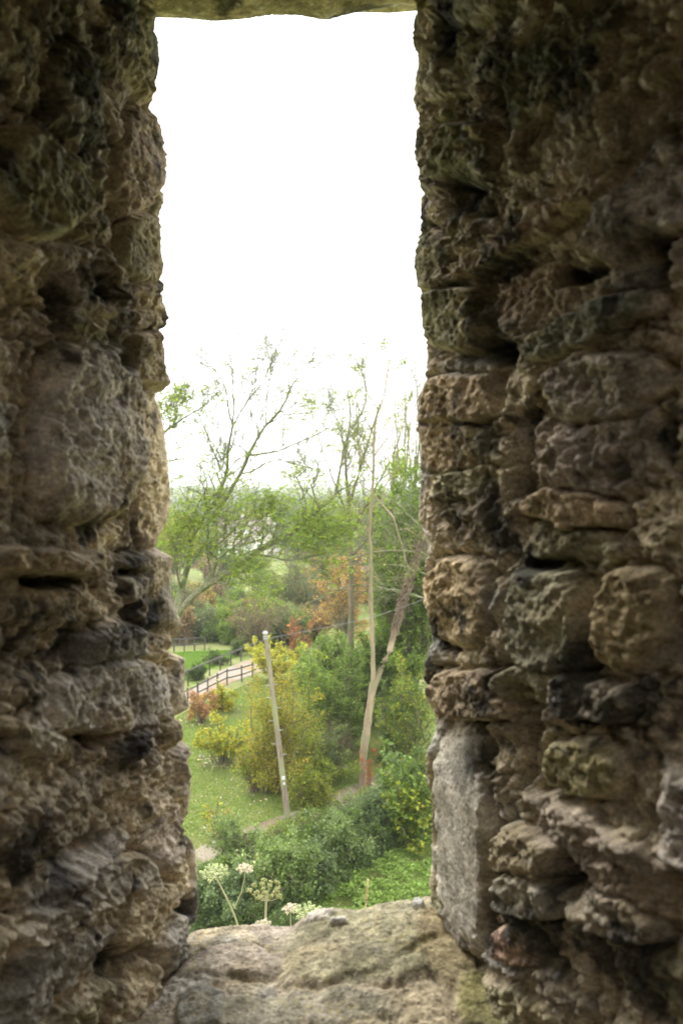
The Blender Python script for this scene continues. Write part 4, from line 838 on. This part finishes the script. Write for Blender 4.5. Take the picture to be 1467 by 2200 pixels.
# ---------------------------------------------------------------- post and rail fences
def rail(a, b, wd, th):
    a, b = np.array(a), np.array(b); d = (b - a) / np.linalg.norm(b - a); s = np.cross(d, [0, 0, 1.]); s /= np.linalg.norm(s); u = np.cross(s, d)
    V = np.array([q + s * i * th / 2 + u * j * wd / 2 for q in (a, b) for i, j in ((-1, -1), (1, -1), (1, 1), (-1, 1))])
    return V, np.array([[0, 3, 2, 1], [4, 5, 6, 7], [0, 1, 5, 4], [1, 2, 6, 5], [2, 3, 7, 6], [3, 0, 4, 7]])
def fence(name, label, foot, n, H, rails, pr=.05):
    P = np.array([gpt(*p)[:2] for p in foot]); s = np.concatenate([[0], np.cumsum(np.linalg.norm(np.diff(P, axis=0), axis=1))]); t = np.linspace(0, s[-1], n)
    X = np.interp(t, s, P[:, 0]); Yy = np.interp(t, s, P[:, 1]); Z = terr(X, Yy)
    o = thing(name, (X[0], Yy[0], Z[0]), label, 'fence')
    for k in range(n):
        a = Acc(); a.add(*rail((X[k], Yy[k], Z[k] - .1), (X[k] + .02 * math.sin(k * 3), Yy[k] + .001, Z[k] + H + .06), .085, .085)); a.build('post', M_FENCE, o)
    for hz in rails:
        a = Acc()
        for k in range(n - 1): a.add(*rail((X[k] + .0, Yy[k] - .07, Z[k] + hz), (X[k + 1], Yy[k + 1] - .07, Z[k + 1] + hz + .03 * math.sin(k * 5)), .075, .04))
        a.build('rail', M_FENCE, o)
fence('post_and_rail_fence', 'near wooden fence along the lawn edge of the footpath', [(380, 1532), (440, 1497), (490, 1472), (515, 1467), (545, 1455), (590, 1439)], 10, 1.02, (.95, .5))
fence('post_and_rail_fence', 'farther wooden fence with silvery top rail, on the meadow side of the footpath', [(380, 1486), (412, 1470), (440, 1456), (470, 1442), (510, 1424), (540, 1412)], 8, 1.0, (.98,))
fence('meadow_fence', 'dark thin fence at the far side of the meadow, left window edge', [(330, 1402), (400, 1399), (440, 1397)], 6, 1.0, (1.0, .5))

# ---------------------------------------------------------------- far houses
def house(label, px, YY, w, d, hw, hr, rot, wallc, roofc, nwin, wing=False):
    x = (px - CX) / F * YY; g = float(terr(x, YY)); o = thing('house', (x, YY, g), label, 'house')
    c, s = math.cos(rot), math.sin(rot)
    def X(P): P = np.array(P, float); return np.stack([x + P[:, 0] * c - P[:, 1] * s, YY + P[:, 0] * s + P[:, 1] * c, g + P[:, 2]], 1)
    wm = mat_noise('render_wall', wallc, tuple(min(.9, q * 1.12) for q in wallc), 2, bump=.1); rm = mat_noise('roof_tiles', roofc, tuple(q * 1.3 for q in roofc), 3, bump=.3)
    V = [(-w, -d, -1), (w, -d, -1), (w, d, -1), (-w, d, -1), (-w, -d, hw), (w, -d, hw), (w, d, hw), (-w, d, hw), (-w, 0, hw + hr), (w, 0, hw + hr)]
    mesh('wall', X(V), [np.array([[0, 1, 5, 4], [2, 3, 7, 6]]), np.array([[1, 2, 6, 9, 5], [3, 0, 4, 8, 7]])], wm, o)
    e = .35; k = hr / d
    R = []
    for sg in (-1, 1):
        R += [(-w - e, sg * (d + e), hw - e * k + .06), (w + e, sg * (d + e), hw - e * k + .06), (w + e, 0, hw + hr + .06), (-w - e, 0, hw + hr + .06)]
    R = np.array(R); R2 = R + np.array([0, 0, .16]); f = []
    for q in (0, 4):
        f += [[q, q + 1, q + 2, q + 3], [q + 11, q + 10, q + 9, q + 8], [q, q + 8, q + 9, q + 1], [q + 1, q + 9, q + 10, q + 2], [q + 3, q + 2, q + 10, q + 11], [q, q + 3, q + 11, q + 8]]
    rf = mesh('roof', X(np.concatenate([R, R2])), np.array(f), rm, o)
    def box(nm, a, b, m, par): 
        V = [(p, q, r) for p in (a[0], b[0]) for q in (a[1], b[1]) for r in (a[2], b[2])]
        return mesh(nm, X(V), np.array([[0, 1, 3, 2], [4, 6, 7, 5], [0, 4, 5, 1], [2, 3, 7, 6], [0, 2, 6, 4], [1, 5, 7, 3]]), m, par)
    box('chimney', (w * .6, -.4, hw + hr * .5), (w * .6 + .8, .4, hw + hr + 1.1), wm, o)
    wf = mat_noise('window_frame', (.7, .7, .7), (.8, .8, .8), 4, bump=0); gl = mat_noise('window_glass', (.03, .035, .04), (.06, .065, .07), 1, rough=.15, bump=0, spec=.6)
    for fl in range(2 if hw > 4 else 1):
        for q in range(nwin):
            xx = -w + 2 * w * (q + .5) / nwin; zz = 1 + fl * 2.7
            box('window', (xx - .6, -d - .05, zz), (xx + .6, -d - .002, zz + 1.25), wf, o); box('window_pane', (xx - .5, -d - .07, zz + .1), (xx + .5, -d - .052, zz + 1.15), gl, o)
house('far house with brownish pink tiled roof left of the other houses', 500, 190, 3.2, 3.2, 4.6, 2.4, .25, (.55, .50, .42), (.17, .135, .12), 3)
house('white fronted house below the brown roofed one', 508, 150, 2.6, 2.5, 3.0, 1.6, -.2, (.78, .78, .76), (.30, .25, .22), 3)
house('pale gabled house with mauve roof, rightmost of the far group', 563, 165, 2.8, 3.0, 4.8, 2.4, -.5, (.66, .61, .53), (.22, .18, .165), 2)
house('small cream house glimpsed right of the thin pale stem', 808, 100, 4, 3, 2.8, 1.8, .2, (.70, .58, .45), (.24, .18, .15), 2)

# ---------------------------------------------------------------- cow parsley and hogweed in front of the window
M_STEM = mat_noise('umbel_stem', (.42, .44, .26), (.56, .55, .38), 30, bump=.1, stretch=(1, 1, .2)); M_UMB = mat_attr_leaf('umbel', .25, .7)
def umbel(o, base, dirv, size, nr, kind, rng):
    """rays spreading from the stem top, each ending in a small head"""
    base = np.array(base); d = np.array(dirv, float); d /= np.linalg.norm(d); s = np.cross(d, [0, 1., 0]); s /= np.linalg.norm(s); u = np.cross(s, d)
    k = np.arange(nr); rad = np.sqrt((k + .5) / nr); an = k * 2.39996
    hgt = {'flat': .13, 'bowl': .62}[kind]
    E = base + size * .5 * (rad[:, None] * (np.cos(an)[:, None] * s + np.sin(an)[:, None] * u)) + d * (size * (hgt * .5 + (.10 if kind == 'bowl' else -.10) * 0) + (size * .06 * (1 - rad ** 2) * (1 if kind == 'flat' else .6)))[:, None]
    E += rng.normal(size=E.shape) * size * .015
    A = np.repeat(base[None], nr, 0); P = curvy(A, E, 6, rng, -.12, .01)
    st = Acc(); st.add(*tubes(P, np.linspace(.0013, .0008, 6)[None] * np.ones((nr, 1)), 5)); us = st.build('umbel', M_STEM, o, True)
    return E, us, d
def florets(par, E, rad, n, pal, size, rng, d, name='flower_head'):
    a = Acc()
    for e in E:
        D = rng.normal(size=(n, 3)); D /= np.linalg.norm(D, axis=1)[:, None]; D = D + d * .9; D /= np.linalg.norm(D, axis=1)[:, None]
        a.add(*tubes(np.stack([np.repeat(e[None], n, 0), e + D * rad * .5, e + D * rad], 1), np.array([[.0005, .0006, .0004]]) * np.ones((n, 1)), 3), )
    fl = Acc()
    for e in E:
        D = rng.normal(size=(n, 3)); D /= np.linalg.norm(D, axis=1)[:, None]; D = D + d * .7; D /= np.linalg.norm(D, axis=1)[:, None]
        for q in range(3): fl.add(*leaves(e + D * rad + rng.normal(size=D.shape) * size * .2, size, pal, None, rng, .9, .3, None, D * .5, .12))
    fl.build(name, M_UMB, par)
def seedheads(par, E, rad, n, rng, d):
    a = Acc()
    for e in E:
        D = rng.normal(size=(n, 3)) * .55 + d; D /= np.linalg.norm(D, axis=1)[:, None]
        C = e + D * rad * rng.uniform(.5, 1, (n, 1))
        P = C[:, None] + D[:, None] * np.linspace(-.5, .5, 6)[None, :, None] * .011; R = np.sin(np.linspace(.25, 2.9, 6))[None] * .0036 * rng.uniform(.8, 1.2, (n, 1))
        V, Fc = tubes(P, R, 6); col = np.repeat(np.array([(.40, .42, .20), (.52, .50, .30), (.33, .38, .15)])[rng.integers(0, 3, n)], 5 * 6, 0)
        a.add(V, Fc, col)
    a.build('seed_head', M_UMB, par, True)
def hog(name, label, cat, Yh, foot, stems, heads, seed):
    rng = np.random.default_rng(seed); f = at(foot[0], foot[1], Yh); g = float(terr(f[0], f[1])); f[2] = g
    o = thing(name, f, label, cat)
    a = Acc()
    for pts, r0, r1 in stems:
        P = np.array([at(px, py, Yh) for px, py in pts]); 
        if pts[0][1] > 1975: P = np.concatenate([f[None], P])
        s = np.concatenate([[0], np.cumsum(np.linalg.norm(np.diff(P, axis=0), axis=1))]); t = np.linspace(0, s[-1], 24); Q = np.stack([np.interp(t, s, P[:, i]) for i in range(3)], 1)
        for _ in range(3): Q[1:-1] = (Q[:-2] + 2 * Q[1:-1] + Q[2:]) / 4
        a.add(*tubes(Q[None], np.linspace(r0, r1, 24)[None], 8))
    a.build('stem', M_STEM, o, True)
    for (px, py), wpx, nr, kind, fl, tilt in heads:
        b = at(px, py, Yh); size = wpx / F * Yh; E, us, d = umbel(o, b, (tilt, -.15, 1), size, nr, kind, rng)
        if fl == 'seed': seedheads(us, E, .008, 16, rng, d)
        elif fl == 'pink': florets(us, E, .0032, 20, [(.80, .74, .70), (.78, .66, .62), (.84, .81, .77), (.60, .50, .44)], .0038, rng, d)
        else: florets(us, E, .0036, 22, [(.62, .66, .46), (.74, .76, .58), (.48, .55, .32)], .0036, rng, d)
    # leaves at the foot, out of sight below the sill
    P = f + np.stack([rng.normal(size=60) * .12, rng.normal(size=60) * .12, rng.uniform(.02, .25, 60)], 1); lv = Acc(); lv.add(*leaves(P, .12, [G2, G3, G1], None, rng, .6)); lv.build('foliage', M_LEAF, o)
    return o
hog('cow_parsley', 'tall forked cow parsley on a curved pale stem, one greenish and one pinkish umbel', 'wild plant', 2.55, (530, 2100), [([(520, 1992), (508, 1965), (490, 1935), (470, 1900), (461, 1878)], .0042, .0028), ([(503, 1952), (518, 1920), (526, 1885), (527, 1868)], .0018, .0014)],
    [((461, 1878), 62, 26, 'flat', 'green', -.1), ((527, 1868), 32, 14, 'flat', 'pink', .1)], 1)
hog('hogweed', 'upright hogweed with a big open umbel of green seed heads, centre left on the sill', 'wild plant', 2.35, (568, 2110), [([(569, 1990), (571, 1960), (572, 1934)], .0040, .0032)], [((572, 1936), 74, 15, 'bowl', 'seed', .05)], 2)
hog('cow_parsley', 'low pinkish umbel just above the sill, half hidden beside the hogweed stem', 'wild plant', 2.25, (560, 2110), [([(560, 2010), (564, 1996), (565, 1988)], .0022, .0018)], [((566, 1988), 28, 10, 'flat', 'pink', 0)], 3)
hog('cow_parsley', 'short cow parsley with a pinkish white umbel, right of the hogweed', 'wild plant', 2.5, (626, 2110), [([(625, 1990), (624, 1970), (624, 1954)], .0020, .0016)], [((624, 1955), 32, 15, 'flat', 'pink', 0)], 4)
hog('cow_parsley', 'pale green flat umbel just left of the hump of the sill', 'wild plant', 2.4, (650, 2110), [([(650, 1992), (655, 1975), (661, 1962)], .0026, .0018)], [((661, 1964), 62, 24, 'flat', 'green', .05)], 5)
def stalk():
    rng = np.random.default_rng(8); b = at(786, 1975, 6.0); g = b.copy(); g[2] = terr(b[0], b[1]); P = np.array([g, at(785, 1960, 6.0), at(788, 1925, 6.0), at(792, 1893, 6.0)])
    o = thing('dry_grass_stalk', g, 'single dry straw-coloured grass stalk in front of the bank', 'grass stalk')
    a = Acc(); a.add(*tubes(P[None], np.array([[.004, .003, .0025, .001]]), 6)); a.build('stem', mat_noise('straw', (.5, .42, .25), (.6, .52, .33), 20, bump=0), o, True)
    Q, _ = onpath(P[None, 1:], 60, rng, .1, .004); a = Acc(); a.add(*leaves(Q, .03, [(.5, .42, .26), (.42, .34, .2)], None, rng, .25, .1, None, np.array([0, 0, 2.]))); a.build('seed_head', M_DRY, o)
stalk()

# ---------------------------------------------------------------- ground cover, grass, fallen leaves
def scatter(n, poly, rng):
    P = np.array(poly, float); x0, y0 = P.min(0); x1, y1 = P.max(0); out = []
    while sum(map(len, out)) < n:
        q = rng.uniform((x0, y0), (x1, y1), (n, 2)); c = np.zeros(n, bool); j = len(P) - 1
        for i in range(len(P)):
            a, b = P[i], P[j]; m = ((a[1] > q[:, 1]) != (b[1] > q[:, 1])) & (q[:, 0] < (b[0] - a[0]) * (q[:, 1] - a[1]) / (b[1] - a[1] + 1e-12) + a[0]); c ^= m; j = i
        out.append(q[c])
    return np.concatenate(out)[:n]
def gpoly(pix): return [gpt(*p)[:2] for p in pix]
def onground(q, z=0.): return np.stack([q[:, 0], q[:, 1], terr(q[:, 0], q[:, 1]) + z], 1)
rng = np.random.default_rng(3)
q = scatter(60000, gpoly([(560, 2040), (960, 2040), (960, 1790), (860, 1830), (700, 1920), (600, 1990)]), rng)
dn = fbm(q[:, 0] * .7, q[:, 1] * .7, oct=3, seed=12); q = q[dn > -.12 - .3 * rng.random(len(q))]; dn = fbm(q[:, 0] * .9, q[:, 1] * .9, oct=3, seed=12)
a = Acc(); qz = onground(q) + np.stack([0 * q[:, 0], 0 * q[:, 0], rng.random(len(q)) * np.clip(.16 + .3 * dn, .02, .5)], 1)
a.add(*leaves(qz, .085, [G3, (.19, .29, .05), (.24, .33, .08), G2], None, rng, .75, 1.2, np.clip(.5 + dn * .5, 0, 1)))
q = scatter(26000, gpoly([(400, 2060), (600, 2040), (720, 1920), (860, 1825), (930, 1740), (800, 1760), (640, 1850), (480, 1900), (400, 1960)]), rng)
a.add(*leaves(onground(q) + np.stack([0 * q[:, 0], 0 * q[:, 0], rng.random(len(q)) * .55], 1), .09, [G1, GG, G2, (.2, .27, .12)], None, rng, .6, .9))
tag(a.build('nettle_ground_cover', M_LEAF), 'bright green low nettles and ivy covering the bank below the sill', 'ground cover', kind='stuff')
def blades(q, h, w, pal, rng):
    n = len(q); B = onground(q, -.01); an = rng.uniform(0, math.pi, n); s = np.stack([np.cos(an), np.sin(an), 0 * an], 1) * w; L = rng.normal(size=(n, 3)) * h * .45; L[:, 2] = h * rng.uniform(.5, 1.2, n)
    V = np.stack([B - s, B + s, B + L], 1).reshape(-1, 3); Fc = np.arange(3 * n).reshape(n, 3)
    c = np.array(pal)[rng.integers(0, len(pal), n)] * np.exp(rng.normal(size=(n, 1)) * .2); return V, Fc, c
a = Acc()
q = scatter(150000, gpoly([(370, 1900), (640, 1760), (900, 1650), (900, 1500), (620, 1450), (540, 1466), (380, 1540)]), rng); a.add(*blades(q, .08, .014, [(.13, .19, .035), (.17, .24, .05), (.21, .26, .065)], rng))
q = scatter(50000, gpoly([(600, 2040), (960, 2040), (960, 1790), (700, 1900)]), rng); a.add(*blades(q, .14, .01, [(.16, .23, .05), (.22, .28, .07), (.28, .26, .13)], rng))
q = scatter(30000, gpoly([(340, 1480), (400, 1462), (520, 1408), (520, 1396), (340, 1404)]), rng); a.add(*blades(q, .09, .02, [(.13, .23, .03), (.16, .27, .04)], rng))
q = scatter(14000, gpoly([(560, 1960), (760, 1820), (900, 1700), (860, 1690), (600, 1800)]), rng); a.add(*blades(q, .2, .014, [(.10, .15, .04), (.15, .2, .06)], rng))
tag(a.build('grass', M_LEAF), 'short green grass of the lawn, the meadow and the bank', 'grass', kind='stuff')
a = Acc()
for n, poly in ((420, [(370, 1800), (560, 1760), (600, 1620), (480, 1610), (380, 1600)]), (420, [(420, 1650), (540, 1655), (560, 1625), (430, 1620)]), (160, [(380, 1570), (460, 1560), (460, 1535), (380, 1540)]), (260, [(520, 1480), (660, 1478), (680, 1450), (560, 1455)]), (110, [(440, 1535), (520, 1530), (520, 1515), (450, 1515)]), (130, [(660, 1960), (930, 1930), (930, 1830), (760, 1880)])):
    q = scatter(n, gpoly(poly), rng); a.add(*leaves(onground(q, .05), .085, [(.42, .36, .26), (.52, .47, .38), (.33, .24, .15), (.4, .32, .12)], None, rng, .8, 2.5))
tag(a.build('fallen_leaves', M_DRY), 'pale fallen leaves scattered over the lawn and under the shrubs', 'fallen leaves', kind='stuff')
# the tangled trees and hedges filling the valley beyond the meadow
def thicket():
    rng = np.random.default_rng(91); lv = Acc(); tb = Acc()
    pals = [[G2, GG, G3], [GG, (.16, .2, .1), G2], [(.28, .2, .11), BR, (.34, .25, .14)], [GY, G3, G2], [(.2, .2, .09), GG, BR], [(.30, .16, .07), BR, GY], [G2, G3, (.20, .25, .08)]]
    for n in range(230):
        YY = 67 * (320 / 67.) ** (rng.random() ** 1.3); px = rng.uniform(280, 960)
        if n % 4 == 0: YY = rng.uniform(64, 72); px = rng.uniform(300, 660)
        s = YY / F; w = rng.uniform(45, 95) * s * (1.0 if YY < 150 else .8)
        lo = 1095 if px < 610 else 1060
        top = rng.uniform(max(lo, 1240 - (YY - 67) * 1.6), 1330 - min(150, (YY - 67) * 1.6)) if n % 4 else rng.uniform(1285, 1345)
        if 465 < px < 610 and YY < 175: top = max(top, 1195)
        x = (px - CX) / F * YY; g = float(terr(x, YY)); H = 12.3 - (top - 1062) * s - g
        if H < 1.2: continue
        c = np.array([x, YY, g + H * .55]); r = np.array([w / 2, w / 2, H * .45])
        ns = 26; E = rng.normal(size=(ns, 3)); E /= np.linalg.norm(E, axis=1)[:, None]; E = c + E * r * (rng.random((ns, 1)) ** .35)
        A = np.repeat(np.array([[x, YY, g]]), ns, 0) + rng.normal(size=(ns, 3)) * [.3, .3, 0]
        S = curvy(A, E, 7, rng, .25, .04); SR = np.linspace(1, .3, 7)[None] * np.full((ns, 1), .035 + YY * .0002); tb.add(*tubes(S, SR, 4))
        T, TR = children(S, SR, 12, rng, t0=.3, ln=(.5, 1.2), k=4, up=.1, rr=.5, minr=.006 + YY * .00008, base=np.full((ns, 1), w * .22)); tb.add(*tubes(T, TR, 3))
        twig = rng.random() < .3; pal = pals[rng.integers(0, len(pals))]
        if twig: pal = pals[2] if rng.random() < .6 else pals[1]
        P, ax = onpath(T, 4 if twig else 13, rng, .1, .1 + YY * .0012); lv.add(*leaves(P, .07 + .0013 * YY, pal, None, rng, .6, .6, np.repeat(rng.random(len(T)), 4 if twig else 13)))
    tag(lv.build('valley_thicket', M_LEAF), 'tangled green and brown thicket filling the valley beyond the meadow', 'thicket', kind='stuff')
    tag(tb.build('thicket_branches', M_TWIG, None, True), 'grey-brown bare twigs showing through the valley thicket', 'thicket', kind='stuff')
thicket()
q = scatter(5200, gpoly([(330, 1990), (460, 1890), (560, 1822), (700, 1756), (800, 1706), (800, 1696), (700, 1737), (590, 1778), (440, 1868), (330, 1950)]), rng)
q = q[fbm(q[:, 0] * 1.3, q[:, 1] * 1.3, oct=2, seed=44) > -.15]
a = Acc(); a.add(*leaves(onground(q) + np.stack([0 * q[:, 0], 0 * q[:, 0], rng.random(len(q)) * .3], 1), .09, [G3, GY, (.2, .27, .12), G2], None, rng, .5, .8))
tag(a.build('path_weeds', M_LEAF), 'straggling weeds along the near edge of the brown path', 'weeds', kind='stuff')
# far woods on the hills
def farwood():
    rng = np.random.default_rng(77); a = Acc()
    n = 5200; YY = 330 * (2600 / 330) ** rng.random(n); px = rng.uniform(280, 980, n); X = (px - CX) / F * YY
    k = fbm(X / 90, YY / 160, oct=3, seed=15) > -.05 ; X, YY = X[k], YY[k]
    g = terr(X, YY)
    m = 26; C = np.stack([X, YY, g + 4], 1)
    s = rng.uniform(3.0, 6.5, len(X)) 
    P = np.repeat(C, m, 0) + rng.normal(size=(len(X) * m, 3)) * np.repeat(s, m)[:, None] * np.array([.5, .5, .45])
    a.add(*leaves(P, 2.4, [(.07, .10, .04), (.10, .13, .04), (.15, .14, .05), (.2, .13, .05)], [4, 4, 2, 1], rng, .8, .6, np.repeat(rng.random(len(X)), m)))
    tag(a.build('far_wood', M_LEAF), 'hazy woods covering the distant hills on the horizon', 'woodland', kind='stuff')
farwood()

# ---------------------------------------------------------------- the valley air
def haze():
    V = np.array([(x, y, z) for x in (-8000, 8000) for y in (-8000, 8000) for z in (-14, 130)], float)
    m, n, o = newmat('haze_air'); p = nd(n, 'ShaderNodeVolumePrincipled'); p.inputs['Color'].default_value = (.93, .95, .98, 1); p.inputs['Density'].default_value = .00034
    n.links.new(p.outputs[0], o.inputs['Volume'])
    ob = mesh('haze', V, np.array([[0, 1, 3, 2], [4, 6, 7, 5], [0, 4, 5, 1], [2, 3, 7, 6], [0, 2, 6, 4], [1, 5, 7, 3]]), m); tag(ob, 'pale autumn haze hanging in the valley', 'haze', kind='stuff')
    scene.cycles.volume_bounces = 1
haze()
